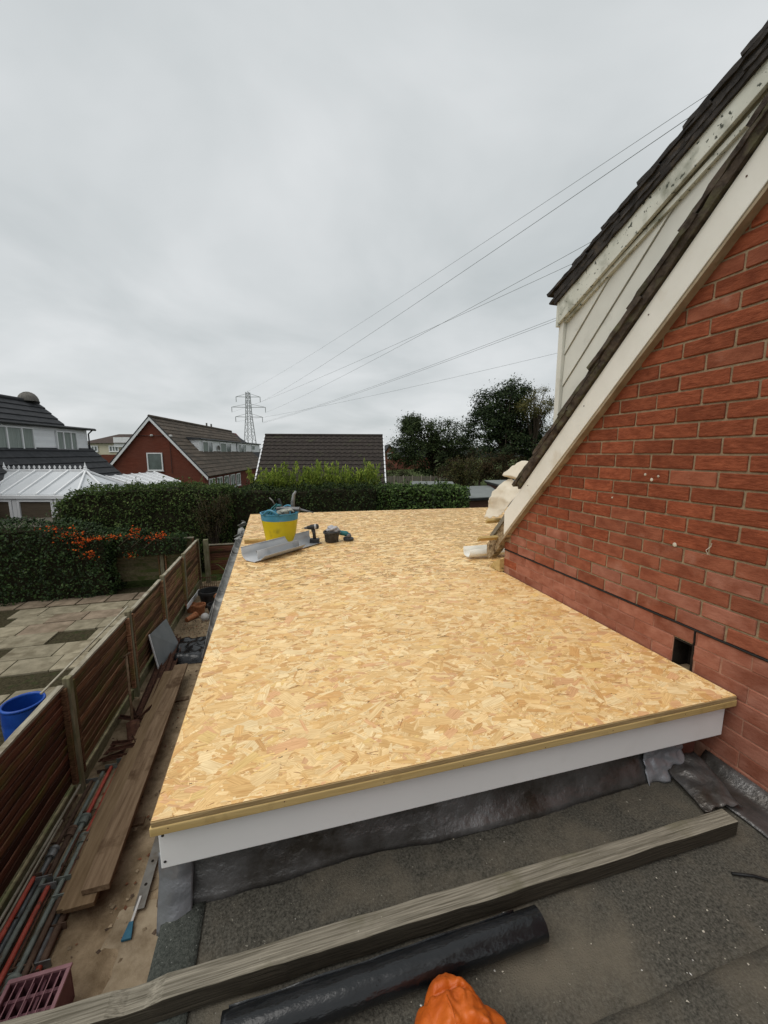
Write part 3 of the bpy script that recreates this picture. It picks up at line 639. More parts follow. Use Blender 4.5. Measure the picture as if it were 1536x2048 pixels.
# bricks
BL, BH, BD = .2145, .0652, .05; GL, GH = .225, .075; ZJ = 3.097
def brick_mesh(L, H, sd, cut=None):
    r = random.Random(sd); bm = bmesh.new(); bmesh.ops.create_cube(bm, size=1)
    for v in bm.verts: v.co = Vector((v.co.x*BD, v.co.y*L, v.co.z*H))
    bmesh.ops.bevel(bm, geom=bm.edges[:], offset=.0032, segments=1, affect='EDGES')
    for v in bm.verts: v.co += Vector((r.uniform(-.0012,.0012), r.uniform(-.0015,.0015), r.uniform(-.0012,.0012)))
    return bm
def mk(L, H, sd, m):
    bm = brick_mesh(L, H, sd); me = bpy.data.meshes.new('brick'); bm.to_mesh(me); bm.free(); me.materials.append(m); return me
var = {m: [mk(BL, BH, i, K[m]) for i in range(6)] for m in ('brick', 'brick_pale', 'brick_mid')}
varlow = [mk(.2215, .0715, i+20, K['brick_pale']) for i in range(5)]
OFF = 1.303
rest = MB(); nb = 0
for row in range(-42, 36):
    z = ZJ + GH*row + GH/2
    if z < .03: continue
    low = row < 0
    y0 = OFF - 0.1125*(row % 2) - GL*30
    for k in range(60):
        y = y0 + GL*k
        ya, yb = y - BL/2, y + BL/2
        if yb > 2.99 or ya < -2.9: continue
        if z + BH/2 > rake(ya, 6.29): continue
        if yb > 2.955 and ya < 2.955: pass
        hole = HY0 - .02 < y < HY1 + .09 and abs(z - 2.94) < .085
        # visible in the photograph?
        vis = y > .84 and (z > 2.885 or (y < 1.26 and z > 2.47))
        xo = XW + BD/2 + random.uniform(-.0016,.0016)
        if not vis:
            if y < .9 or y > 2.9: rest.box(XW+.001, XW+BD, ya, yb, z-BH/2, z+BH/2)
            continue
        topcut = z + BH/2 > rake(yb, 6.29)
        rnd_ = random.random()
        if row in (0, 1): m = 'brick_pale' if rnd_ < .65 else 'brick_mid'
        elif row in (2, 3): m = 'brick_mid' if rnd_ < .85 else 'brick_pale'
        elif row in (4, 5): m = 'brick_mid' if rnd_ < .4 else 'brick'
        else: m = 'brick_mid' if rnd_ < .06 else 'brick'
        if low and HY0 - .24 < ya < HY1 + .02 and abs(z - 2.94) < .078 and ya < HY1 and yb > HY0:
            # shortened bricks beside the hole
            for (a, b_) in ((ya, min(yb, HY0-.003)), (max(ya, HY1+.003), yb)):
                if b_ - a > .02:
                    me = mk(b_-a, .0705, 50+row, K['brick_pale']); o = link('brick', me, wall, (XW + BD/2, (a+b_)/2, z)); nb += 1
            continue
        if topcut or yb > 2.955:
            bm = brick_mesh(min(BL, BL), BH, row*7+k)
            for v in bm.verts: v.co += Vector((xo, y, z))
            bmesh.ops.bisect_plane(bm, geom=bm.verts[:]+bm.edges[:]+bm.faces[:], plane_co=(0,0,6.29), plane_no=(0,SL,1), clear_outer=True)
            bmesh.ops.bisect_plane(bm, geom=bm.verts[:]+bm.edges[:]+bm.faces[:], plane_co=(0,2.957,0), plane_no=(0,1,0), clear_outer=True)
            if len(bm.verts) < 4: bm.free(); continue
            for v in bm.verts: v.co -= Vector((xo, y, z))
            me = bpy.data.meshes.new('brick'); bm.to_mesh(me); bm.free(); me.materials.append(K[m]); link('brick', me, wall, (xo, y, z)); nb += 1; continue
        me = random.choice(varlow) if low else random.choice(var[m])
        o = link('brick', me, wall, (xo, y, z)); nb += 1
        o.rotation_euler = (random.uniform(-.004,.004), random.uniform(-.006,.006), random.uniform(-.006,.006))
print('bricks', nb)
if rest.f: tag(rest.build('brick_remainder', K['brick'], wall), kind='stuff')
# flush dusty mortar in the courses under the cable
lm = MB(); 
lm.prism([(XW+.0035,HY1+.001,2.47),(XW+.0035,2.955,2.47),(XW+.0035,2.955,ZJ-.004),(XW+.0035,HY1+.001,ZJ-.004)], (.004,0,0))
lm.prism([(XW+.0035,-2.9,2.47),(XW+.0035,HY0-.001,2.47),(XW+.0035,HY0-.001,ZJ-.004),(XW+.0035,-2.9,ZJ-.004)], (.004,0,0))
lm.build('flush_pointing', K['mortar_red'], wall)
# chase / black cable in the joint
cb = MB(); cb.tube([(XW-.001, y, ZJ + .0015*nz(y*9,1)) for y in np.linspace(-.5, 2.95, 60)], .0055, 6); cb.build('cable_in_joint', K['cable'], wall, smooth=True)
cb = MB(); cb.tube([(XW-.001, HY0-.004 + .004*nz(z*40, 2), z) for z in np.linspace(2.88, ZJ, 12)], .005, 6); cb.build('crack', K['void'], wall, smooth=True)
# snots of mortar and stray bits on the wall
for (y, z, r) in ((1.62,3.79,.010),(1.66,3.815,.008),(1.585,3.81,.007),(1.86,3.67,.006),(1.46,3.48,.012)):
    q = MB(); q.lathe((XW, y, z), [(r*.2,-.001),(r,.0),(r*.8,.003),(r*.1,.005)], 8, axis=(-1,0,0), cap1=True); q.build('mortar_blob', K['chips'], wall)
q = MB(); q.tube([(XW-.003,1.30,3.47),(XW-.012,1.305,3.49),(XW-.006,1.29,3.51),(XW-.010,1.285,3.525)], .0016, 5); q.build('bent_tie', K['chips'], wall)

# bargeboard
XB = 1.83
def strip(x, xd, c_lo, c_hi, y0, y1, n=40, wob=0):
    """board in a vertical plane x, between rake lines c_lo and c_hi"""
    s = MB(); 
    for i in range(n+1):
        y = y0 + (y1-y0)*i/n; k = wob*nz(y*6, c_lo)
        for (xx, c) in ((x, c_lo+k), (x, c_hi), (x+xd, c_hi), (x+xd, c_lo+k)): s.v.append((xx, y, rake(y, c)))
    for i in range(n):
        for j in range(4): s.f.append((i*4+j, i*4+(j+1) % 4, (i+1)*4+(j+1) % 4, (i+1)*4+j))
    s.f.append((0,1,2,3)); s.f.append(tuple(n*4+j for j in range(4))); return s
bb = strip(XB, .02, 6.196, 6.393, -1.2, 2.90)
bb.v = [(x, y + (.012*nz(z*60, x*50) + .018*nz(z*23, 4) if y > 2.89 else 0), z) for x, y, z in bb.v]
barge = bb.build('bargeboard', K['white_old'], house, bevel=.003)
sf = strip(XB+.006, .075, 6.172, 6.194, -1.2, 2.985, wob=.010); sf.build('soffit_strip', K['soffit'], house, bevel=.002)
for y in (1.30, 1.685, 2.08, 2.60):
    q = MB(); q.lathe((XB-.0005, y, rake(y, 6.335)), [(.0001,0),(.0042,0),(.0035,.0015),(.0001,.002)], 10, axis=(-1,0,0)); q.build('nail_head', K['rust'], barge)
# rotten rafter end poking out below the board
rr_ = MB(); n = 22
for i in range(n+1):
    y = 2.86 + (3.20-2.86)*i/n
    hi = rake(y, 6.375) - (.0 if y < 3.05 else (y-3.05)*.15); lo = max(2.975 + .01*nz(y*30,1), rake(y, 6.165))
    hi = max(hi, lo + .02)
    for (xx, zz_) in ((XB+.022, lo), (XB+.022, hi), (XB+.085, hi), (XB+.085, lo)):
        s_ = .010*nz(y*24, zz_*24, xx*9); rr_.v.append((xx + s_, y + s_, zz_ + .010*nz(y*31, xx*40, zz_*9)))
for i in range(n):
    for j in range(4): rr_.f.append((i*4+j, i*4+(j+1) % 4, (i+1)*4+(j+1) % 4, (i+1)*4+j))
rr_.f.append((0,1,2,3)); rr_.f.append(tuple(n*4+j for j in range(4))); rr_.build('rotten_rafter_end', K['torn_wood'], house)
q = MB(); q.prism([(XB+.01,2.955,2.895),(XB+.01,3.12,2.895),(XB+.01,3.06,2.96),(XB+.01,2.955,3.01)], (.055,0,0)); q.build('wood_wedge', K['treated'], house, bevel=.004)
q = MB(); q.prism([(XB+.005,2.90,rake(2.90,6.385)),(XB+.005,3.13,rake(3.13,6.385)),(XB+.005,3.13,rake(3.13,6.33)),(XB+.005,2.90,rake(2.90,6.33))], (.016,0,0)); q.build('packing_strip', K['weathered'], house, bevel=.002)
# rafters, roof slope and tiles
q = MB(); q.prism([(1.90,-1.2,rake(-1.2,6.39)),(1.90,2.80,rake(2.80,6.39)),(1.90,2.80,rake(2.80,6.30)),(1.90,-1.2,rake(-1.2,6.30))], (4.6,0,0)); slope = q.build('roof', K['soffit'], house)
q = MB()
for i in range(91):
    y = -1.2 + 3.90*i/90
    for (xx, c) in ((1.812+.012*nz(y*17,5),6.402+.010*nz(y*9,3)), (1.802+.014*nz(y*23,8),6.450+.018*nz(y*14,2)), (1.90,6.445), (1.90,6.402)): q.v.append((xx + .006*nz(y*21,c*9), y, rake(y, c)))
for i in range(90):
    for j in range(4): q.f.append((i*4+j, i*4+(j+1) % 4, (i+1)*4+(j+1) % 4, (i+1)*4+j))
q.build('verge_mortar', K['tile_old'], slope)
def tile_piece(p0, p1, x0, wd, th, liftA, liftB, sd):
    """tile lying on a rake line from p0 (lower y,z) to p1 (upper), rough edges"""
    r = random.Random(sd); s = MB(); n = 10
    p0 = Vector((0, *p0)); p1 = Vector((0, *p1)); d = (p1-p0).normalized(); up = Vector((0, -d.z, d.y)); up = up if up.z > 0 else -up
    for i in range(n+1):
        t = i/n; c = p0.lerp(p1, t) + up*(liftA + (liftB-liftA)*t)
        for (xx, hh) in ((x0, 0), (x0, th), (x0+wd, th), (x0+wd, 0)):
            k = Vector((r.uniform(-.004,.004), 0, 0)) if xx == x0 else Vector((0,0,0))
            s.v.append(c + Vector((xx,0,0)) + up*(hh + r.uniform(-.003,.003)) + k)
    for i in range(n):
        for j in range(4): s.f.append((i*4+j, i*4+(j+1) % 4, (i+1)*4+(j+1) % 4, (i+1)*4+j))
    s.f.append((0,1,2,3)); s.f.append(tuple(n*4+j for j in range(4))); return s
gauge = .245; yl = 2.735; i = 0
while yl > -1.0:
    y1 = yl - .30; x = 1.795 + random.uniform(-.006,.006)
    tile_piece((yl, rake(yl, 6.432)), (y1, rake(y1, 6.432)), x, .30, .026, .026, .004, i).build('roof_tile', K['tile_old'], slope)
    if y1 > -.2:
        for k in (1, 2): tile_piece((yl, rake(yl, 6.432)), (y1, rake(y1, 6.432)), x+.305*k, .30, .026, .026, .004, i+40*k).build('roof_tile', K['tile_old'], slope)
    yl -= gauge; i += 1
# torn membrane curling out from under the tiles
def sheet(name, ctrl, nu, nv, m, solid=.002, wob=.01):
    """ctrl: rows of points, bilinear"""
    rows = len(ctrl); cols = len(ctrl[0])
    def fn(a, b):
        fu = a*(cols-1); iu = min(int(fu), cols-2); fu -= iu; fv = b*(rows-1); iv = min(int(fv), rows-2); fv -= iv
        g_ = lambda r_, c_: Vector(ctrl[r_][c_])
        p = g_(iv,iu).lerp(g_(iv,iu+1), fu).lerp(g_(iv+1,iu).lerp(g_(iv+1,iu+1), fu), fv)
        return p + Vector((nz(p.x*9, p.y*9, p.z*9), nz(p.x*9+7, p.y*9, p.z*9), nz(p.x*9, p.y*9+4, p.z*9)))*wob + Vector((1,.3,.2))*.018*(abs(nz(p.x*13, p.y*7, p.z*13+3))-.2) + Vector((0,.6,.8))*(.022*nz(p.y*31, p.z*31) if (a > .93 or b > .95 or b < .04) else 0)
    s = MB(); s.grid(fn, nu*3, nv*2); return s.build(name, m, house, smooth=True, solid=solid)
sheet('torn_membrane', [[(1.86,2.96,3.42),(1.86,3.06,3.36),(1.785,3.15,3.345)],[(1.87,2.93,3.47),(1.88,3.08,3.44),(1.83,3.16,3.43)],[(1.89,2.89,3.53),(1.88,3.08,3.54),(1.825,3.15,3.53)],[(1.92,2.84,3.59),(1.93,3.06,3.62),(1.885,3.14,3.625)],[(1.95,2.78,3.65),(2.00,3.0,3.68),(1.985,3.12,3.695)]], 12, 20, K['membrane'], wob=.010)
sheet('torn_membrane', [[(1.96,2.80,3.66),(2.03,3.02,3.68),(2.06,3.10,3.685)],[(1.94,2.78,3.72),(1.97,3.02,3.73),(1.935,3.14,3.735)],[(1.96,2.74,3.77),(2.02,2.98,3.79),(2.005,3.12,3.795)],[(1.98,2.70,3.80),(2.05,2.92,3.86),(2.07,3.06,3.855)],[(1.98,2.66,3.82),(2.07,2.86,3.80),(2.11,3.02,3.80)],[(1.99,2.62,3.86),(2.11,2.80,3.87),(2.16,2.94,3.87)]], 12, 24, K['membrane'], wob=.010)
# batten stubs
for (x0, x1, y, z) in ((1.775,1.92,3.10,3.325),(1.66,1.86,3.03,3.185)):
    q = MB(); q.obox(((x0+x1)/2, y, z), (x1-x0, .045, .022), (R(-45), 0, R(4))); q.build('batten_stub', K['treated'], house, bevel=.002)
# short end of white gutter
gt = MB(); prof = [(-.055,.060),(-.057,.020),(-.040,-.002),(.0,-.006),(.040,.002),(.052,.030),(.053,.062)]
for (t, xx) in enumerate(np.linspace(1.76, 2.6, 6)):
    for (yy, zz_) in prof: gt.v.append((xx, 3.43 + yy*1.25 + .02*t/5, 2.925 + zz_*1.25))
for t in range(5):
    for j in range(6): gt.f.append((t*7+j, t*7+j+1, (t+1)*7+j+1, (t+1)*7+j))
gt.build('gutter_end', K['white_old'], house, smooth='auto', solid=.004)

# dormer on the roof slope
XD = 1.97; XF = 1.92
dq = MB(); dq.prism([(XD+.02,2.47,rake(2.47,6.40)),(XD+.02,2.47,4.98),(XD+.02,-.6,6.32),(XD+.02,-.6,rake(-.6,6.40))], (4.4,0,0)); dorm = dq.build('dormer', K['cladding'], house)
def cheek_board(c0, c1, dx, sd):
    bm = bmesh.new(); pts = [(XD, y, c - 1.03*y) for (y, c) in ((3.0,c0),(3.0,c1),(-.6,c1),(-.6,c0))]
    # upper edge stands proud over the board below
    vs = [bm.verts.new((x - (dx if j in (0,3) else .002), y, z)) for j, (x, y, z) in enumerate(pts)] + [bm.verts.new((XD+.018, y, z)) for (x, y, z) in pts]
    for f in ((0,1,2,3),(7,6,5,4),(0,4,5,1),(1,5,6,2),(2,6,7,3),(3,7,4,0)): bm.faces.new([vs[i] for i in f])
    G = lambda: bm.verts[:]+bm.edges[:]+bm.faces[:]
    bmesh.ops.bisect_plane(bm, geom=G(), plane_co=(0,2.452,0), plane_no=(0,1,0), clear_outer=True)
    bmesh.ops.bisect_plane(bm, geom=G(), plane_co=(0,0,6.035), plane_no=(0,.45,1), clear_outer=True)
    bmesh.ops.recalc_face_normals(bm, faces=bm.faces)
    bmesh.ops.holes_fill(bm, edges=bm.edges[:])
    if len(bm.verts) < 4: bm.free(); return
    me = bpy.data.meshes.new('cladding_board'); bm.to_mesh(me); bm.free(); me.materials.append(K['cladding']); link('cladding_board', me, dorm, (0,0,0))
cs = [6.42, 6.655, 6.915, 7.13, 7.36, 7.60, 7.84]
for a, b in zip(cs[:-1], cs[1:]): cheek_board(a + .004, b - .004, .011, 1)
q = MB(); q.box(XD-.03, XD+.02, 2.455, 2.50, rake(2.47,6.40), 4.99); q.build('corner_trim', K['cladding'], dorm, bevel=.003)
def flist(pts, dxv): 
    s = MB(); s.prism(pts, dxv); return s
q = flist([(XF,2.487,4.815),(XF,2.487,5.005),(XF,1.30,5.515),(XF,-.6,6.335),(XF,-.6,6.20),(XF,1.30,5.385)], (.022,0,0)); dfas = q.build('dormer_fascia', K['white_algae'], dorm, bevel=.003)
q = flist([(XF+.024,2.487,4.800),(XF+.024,2.487,4.830),(XF+.024,-.6,6.215),(XF+.024,-.6,6.185)], (.05,0,0)); q.build('dormer_soffit', K['white_algae'], dorm, bevel=.002)
q = flist([(XF,2.489,4.80),(XF,2.489,5.02),(XF,2.510,5.01),(XF,2.510,4.80)], (3.0,0,0)); q.build('front_fascia', K['white_algae'], dorm, bevel=.002)
DL = lambda y: 6.088 - .432*y
q = flist([(XF+.03,2.50,DL(2.50)-.03),(XF+.03,-.6,DL(-.6)-.03),(XF+.03,-.6,DL(-.6)+.01),(XF+.03,2.50,DL(2.50)+.01)], (4.0,0,0)); droof = q.build('dormer_roof', K['tile_dark'], dorm)
q = MB()
for i in range(81):
    y = 2.52 - 3.0*i/80
    for (xx, zz_) in ((1.905+.010*nz(y*19,5), DL(y)-.048+.010*nz(y*11,3)), (1.897+.010*nz(y*25,8), DL(y)+.022+.012*nz(y*16,2)), (1.99, DL(y)+.02), (1.99, DL(y)-.048)): q.v.append((xx, y, zz_))
for i in range(80):
    for j in range(4): q.f.append((i*4+j, i*4+(j+1) % 4, (i+1)*4+(j+1) % 4, (i+1)*4+j))
q.f.append((0,1,2,3)); q.build('verge_mortar', K['tile_dark'], droof)
yl = 2.56; i = 0
while yl > -.5:
    y1 = yl - .34; x = 1.885 + random.uniform(-.005,.005)
    for k in range(2): tile_piece((yl, DL(yl)+.008), (y1, DL(y1)+.008), x + .31*k, .305, .022, .030, .004, 300+i+50*k).build('roof_tile', K['tile_dark'], droof)
    # bedding slate under the tile
    tile_piece((yl, DL(yl)-.028), (y1, DL(y1)-.028), x + .012, .20, .016, .010, .004, 500+i).build('under_tile', K['tile_dark'], droof)
    yl -= .232; i += 1

# ================================================================== SIDE FENCE
def slat_mesh(L, H, sd, m, th=.009):
    """waney-edged lap board along local Y, face towards +X"""
    s = MB(); n = 16
    for i in range(n+1):
        t = i/n; y = (t-.5)*L; wv = .016*nz(t*5+sd*3.3, sd) + .008*nz(t*17, sd*2.1)
        for (x, z) in ((.020, H/2+wv), (th+.025, H/2+wv), (th-.008, -H/2), (-.010, -H/2)): s.v.append((x, y, z))
    for i in range(n):
        for j in range(4): s.f.append((i*4+j, i*4+(j+1) % 4, (i+1)*4+(j+1) % 4, (i+1)*4+j))
    s.f.append((0,1,2,3)); s.f.append(tuple(n*4+j for j in range(4)))
    me = bpy.data.meshes.new('slat'); me.from_pydata(s.v, [], s.f)
    bm = bmesh.new(); bm.from_mesh(me); bmesh.ops.recalc_face_normals(bm, faces=bm.faces); bm.to_mesh(me); bm.free()
    me.materials.append(K[m]); return me
slatv = {m: [slat_mesh(1.80, .135, i, m) for i in range(5)] for m in ('slat','slat_pale','slat_green')}
def fence_panel(y0, y1, label, m, zt=1.40, x=-2.40, alongx=False, grav=True, group='lap fence panels', nslat=12, rot=0):
    """panel between two posts; alongx panels run in +X at y = x argument"""
    mid = (y0+y1)/2
    o0 = Vector((x, mid, 0)) if not alongx else Vector((mid, x, 0))
    t = thing('lap_fence', o0, label, 'fence', group)
    rz = 0 if not alongx else -math.pi/2
    Mr = Matrix.Rotation(rz, 4, 'Z')
    sc = (y1-y0-.06)/1.80; pitch = (zt-.04-.21)/nslat
    for i in range(nslat):
        z = .27 + i*pitch
        o = bpy.data.objects.new('slat', random.choice(slatv[m])); COL.objects.link(o); o.parent = t
        o.location = Mr @ Vector((-.012 + random.uniform(-.003,.003), 0, z)); o.rotation_euler = (random.uniform(-.004,.004), 0, rz)
        o.scale = (1, sc, 1)
    H_ = (y1-y0)/2 - .04
    def bx(name, mm, a, b, c, d, e_, f_):
        s = MB(); s.box(a, b, c, d, e_, f_); s.v = [tuple(Mr @ Vector(v) + o0) for v in s.v]; return s.build(name, K[mm], t, bevel=.003)
    for yy in (-H_+.02, H_-.02): bx('frame_batten', 'slat_pale', .012, .066, yy-.02, yy+.02, .21, zt-.02)
    s = MB(); n = 24
    for i in range(n+1):
        yy = -H_ + 2*H_*i/n
        for (a, b) in ((-.022,zt-.02),(.034,zt-.02),(.036,zt+.010),(-.024,zt+.010)): s.v.append(tuple(Mr @ Vector((a + .004*nz(yy*5+mid, a*30), yy, b + .005*nz(yy*4+mid, 2))) + o0))
    for i in range(n):
        for j in range(4): s.f.append((i*4+j, i*4+(j+1) % 4, (i+1)*4+(j+1) % 4, (i+1)*4+j))
    s.f.append((0,1,2,3)); s.f.append(tuple(n*4+j for j in range(4))); s.build('capping_rail', K['cap'], t)
    if grav: 
        bx('gravel_board', 'slat_green', -.012, .018, -H_-.01, H_+.01, .0, .17)
    return t
def fence_post(x, y, zt, label, wd=.075, group='fence posts'):
    s = MB(); ln = random.uniform(-.012,.012)
    n = 8
    for i in range(n+1):
        t = i/n; z = zt*t
        for (a, b) in ((-1,-1),(1,-1),(1,1),(-1,1)): s.v.append((x + a*wd/2 + ln*t, y + b*wd/2 + .004*nz(z*3, x+y), z))
    for i in range(n):
        for j in range(4): s.f.append((i*4+j, i*4+(j+1) % 4, (i+1)*4+(j+1) % 4, (i+1)*4+j))
    s.f.append((0,1,2,3)); s.f.append(tuple(n*4+j for j in range(4)))
    return tag(s.build('fence_post', K['post'], bevel=.006), label, 'fence post', group)
PY = [1.05, 2.93, 4.813, 6.715, 8.586, 10.40, 12.30]
plab = ['lap fence panel nearest the camera, cut by the left edge of the view', 'dark red brown lap fence panel beside the steel props', 'brown lap fence panel with green algae and a spade leaning on it',
        'brown lap fence panel with the grey sheet leaning on it', 'brown lap fence panel behind the flowerpots', 'farthest brown lap fence panel of the side fence']
for i in range(6): fence_panel(PY[i]+.03, PY[i+1]-.03, plab[i], 'slat' if i < 2 else 'slat_pale')
olab = ['fence post beside the near steel props', 'fence post between the dark panel and the algae covered panel', 'fence post beside the leaning grey sheet', 'fence post just behind the leaning grey sheet', 'fence post next to the white strip', 'last post of the side fence at the back corner']
for i in range(1, 7): fence_post(-2.365, PY[i], 1.465 if i < 6 else 1.42, olab[i-1])
# rear boundary fence
xs = [-6.9, -5.05, -3.42, -2.46]
for i in range(3): fence_panel(xs[i]+.03, xs[i+1]-.03, ['green stained boundary fence panel under the left ivy', 'boundary fence panel below the orange berries', 'short boundary fence panel next to the corner post'][i], 'slat_green', zt=1.42, x=12.62, alongx=True, group='rear boundary panels', grav=False)
for i in (1, 2): fence_post(xs[i], 12.56, 1.44, ['rear fence post hidden in ivy', 'grey post of the rear fence below the berries'][i-1], wd=.10, group='rear fence posts')
fence_panel(-2.20, -.55, 'dark brown fence panel closing the end of the side yard', 'slat', zt=1.15, x=12.70, alongx=True, group='rear boundary panels', grav=False)
fence_post(-2.18, 12.48, 1.36, 'thick stained post at the far end of the side yard', wd=.13, group='rear fence posts')
# loose rail lying on top of the fence
s = MB(); s.beam((-2.475,4.55,1.45), (-2.47,7.0,1.445), .022, .018); tag(s.build('loose_capping_rail', K['cap'], bevel=.003), 'loose pale batten resting along the back of the fence top', 'batten')

# ================================================================== NEIGHBOUR'S PATIO
pat = thing('patio', (-4.8, 9.8, 0), None, None, kind='structure')
rows = [7.92, 8.52, 9.10, 9.72, 10.30, 10.85, 11.40]
for i in range(len(rows)-1):
    x = -9.6 + (.37*i) % .9
    while x < -2.62:
        wdt = random.choice([.9,.9,.62,.75]); xe = min(x + wdt, -2.56)
        cx, cy = (x+xe)/2, (rows[i]+rows[i+1])/2
        hole = (i == 2 and -4.75 < cx < -3.8) or (i == 1 and cx < -5.0) or (i in (4,) and cx < -6.4) or (i == 5 and cx < -6.1)
        if xe - x > .15 and not hole:
            s = MB(); s.obox((cx, cy, .02 + random.uniform(-.006,.010)), (xe-x-.02, rows[i+1]-rows[i]-.02, .04), (random.uniform(-.012,.012), random.uniform(-.010,.010), random.uniform(-.018,.018)))
            s.build('paving_slab', K['paver_red' if (i in (3,4) and random.random() < .55) else 'paver'], pat, bevel=.006)
        x = xe
for k in range(5):
    s = MB(); s.obox((-6.2 + k*.74, 7.05 + (k % 2)*.05, .015), (.70, .46, .04), (0, .01, random.uniform(-.03,.03))); s.build('paving_slab', K['paver'], pat, bevel=.006)
for k in range(7):
    s = MB(); s.obox((-6.9 + k*.66, 11.78, .012), (.62, .55, .03), (0, 0, random.uniform(-.02,.02))); s.build('paving_slab', K['paver_red'], pat, bevel=.006)
# blue water butt
bt = thing('blue_drum', (-3.16, 5.42, 0), 'open blue plastic drum standing behind the fence', 'drum')
s = MB(); s.lathe((-3.42,5.90,0), [(.0001,.0),(.205,.0),(.22,.03),(.228,.18),(.224,.20),(.228,.22),(.236,.38),(.232,.40),(.236,.42),(.226,.60),(.226,.62),(.214,.62),(.212,.58),(.22,.40),(.205,.05),(.0001,.05)], 36)
s.build('body', K['blue_drum'], bt, smooth='auto')
s = MB(); s.lathe((-3.42,5.90,.62), [(.208,-.018),(.232,-.018),(.236,.0),(.232,.018),(.210,.018),(.206,0),(.208,-.018)], 36); s.build('rim', K['blue_drum'], bt, smooth=True)

# ================================================================== YARD CLUTTER
# steel props
def prop(a, b, cols, label, jut=.45):
    a = Vector(a); b = Vector(b); d = (b-a).normalized(); L = (b-a).length
    t = thing('steel_prop', (a+b)/2, label, 'steel prop', 'adjustable steel props stacked by the fence')
    m = a.lerp(b, jut)
    s = MB(); s.tube([a, m], .026, 12); s.build('outer_tube', K[cols[0]], t, smooth='auto')
    s = MB(); s.tube([m - d*.02, b], .0205, 12); s.build('inner_tube', K[cols[1]], t, smooth='auto')
    s = MB(); s.lathe(m - d*.05, [(.030,0),(.043,0),(.046,.02),(.043,.07),(.052,.075),(.052,.095),(.030,.095)], 14, axis=d); s.build('collar', K[cols[2]], t, smooth='auto')
    sx = d.cross(Vector((0,0,1))).normalized(); up = sx.cross(d)
    s = MB(); s.tube([m + d*.12 - sx*.07, m + d*.12 + sx*.07, m + d*.09 + sx*.095, m + d*.01 + sx*.09], .007, 6); s.build('pin', K['prop_rust'], t, smooth=True)
    for e_, p in ((a, -d), (b, d)):
        s = MB(); Mx = Matrix((sx, p, up)).transposed(); s.obox(e_ + p*.004, (.13,.008,.075), M=Mx); s.build('base_plate', K[cols[2]], t, bevel=.002)
    return t
spec = [  # x at near end, y0, y1, z, colours, jut, words
 (-2.27,2.95,4.92,.035,('prop_grey','prop_rust','prop_grey'),.55,'rusty grey'),
 (-2.20,3.02,5.05,.035,('prop_rust','prop_green','prop_rust'),.60,'green tipped rusty'),
 (-2.115,2.90,5.10,.045,('prop_green','prop_red','prop_green'),.66,'green and red'),
 (-2.03,3.02,5.18,.055,('prop_green','prop_red','prop_green'),.50,'red ended green'),
 (-1.95,3.00,4.95,.045,('prop_grey','prop_rust','prop_rust'),.52,'dull grey'),
 (-1.90,3.05,4.75,.040,('prop_rust','prop_grey','prop_grey'),.46,'brown'),
 (-2.25,1.75,3.75,.10,('prop_rust','prop_red','prop_rust'),.62,'red ended rusty'),
 (-2.165,1.65,3.70,.105,('prop_green','prop_green','prop_grey'),.50,'pale green'),
 (-2.085,1.75,3.62,.115,('prop_grey','prop_red','prop_grey'),.48,'bright red and grey'),
 (-2.00,1.70,3.66,.10,('prop_rust','prop_green','prop_green'),.62,'grey green'),
 (-1.94,1.80,3.50,.10,('prop_green','prop_rust','prop_green'),.50,'green and brown'),
 (-1.885,1.60,3.30,.045,('prop_rust','prop_red','prop_rust'),.5,'thin faded red'),
 (-2.30,1.40,3.45,.04,('prop_rust','prop_rust','prop_rust'),.5,'dark'),
 (-2.04,1.45,3.10,.04,('prop_rust','prop_green','prop_rust'),.5,'low green')]
nth = ['first','second','third','fourth','fifth','sixth']
for i, (x, y0, y1, z, c, j, wd) in enumerate(spec):
    where = 'in the far stack' if i < 6 else ('on top of the near stack' if i < 11 else 'at the bottom of the near stack')
    k = i if i < 6 else (i-6 if i < 11 else i-11)
    prop((x, y0, z + random.uniform(0,.01)), (x - .035*(y1-y0)/2 + random.uniform(-.015,.015), y1, z + random.uniform(-.004,.012)), c, '%s steel prop, %s from the fence %s' % (wd, nth[k], where), j)
for i in range(9):
    x = -2.33 + .052*i + random.uniform(-.012,.012); y0 = random.uniform(1.5,2.9); y1 = y0 + random.uniform(1.5,2.1); z = random.uniform(.018,.03) + (.06 if i % 2 else 0)
    t = thing('steel_rod', (x, (y0+y1)/2, 0), '%s thin steel rod wedged between the props, %s from the fence' % (['rusty','dark','green','rusty','grey','dark','red','rusty','grey'][i], ['first','second','third','fourth','fifth','sixth','seventh','eighth','ninth'][i]), 'steel rod', 'thin rods among the props')
    m = ['prop_rust','prop_rust','prop_green','rust','prop_grey','rust','prop_red','rust','prop_grey'][i]
    s = MB(); s.tube([(x, y0, z), (x - .02, (y0+y1)/2, z + .004), (x - .045, y1, z)], .011, 8); s.build('shaft', K[m], t, smooth='auto')
    s = MB(); s.lathe((x - .035, y1 - .35, z), [(.011,0),(.019,.004),(.019,.03),(.011,.034)], 10, axis=(-.02,1,0)); s.build('clip', K['prop_rust'], t, smooth='auto')
# bits of timber slipped between props and fence
for (a, b, w_) in (((-2.34,2.4,.14),(-2.335,4.75,.16),.02), ((-2.30,3.1,.13),(-2.31,4.3,.15),.015)):
    tag(MB().beam(a, b, w_, .02).build('thin_batten', K['cap'], bevel=.002), 'thin pale batten slipped between the steel props and the fence' if w_ > .016 else 'short thin batten lying on the props', 'batten')
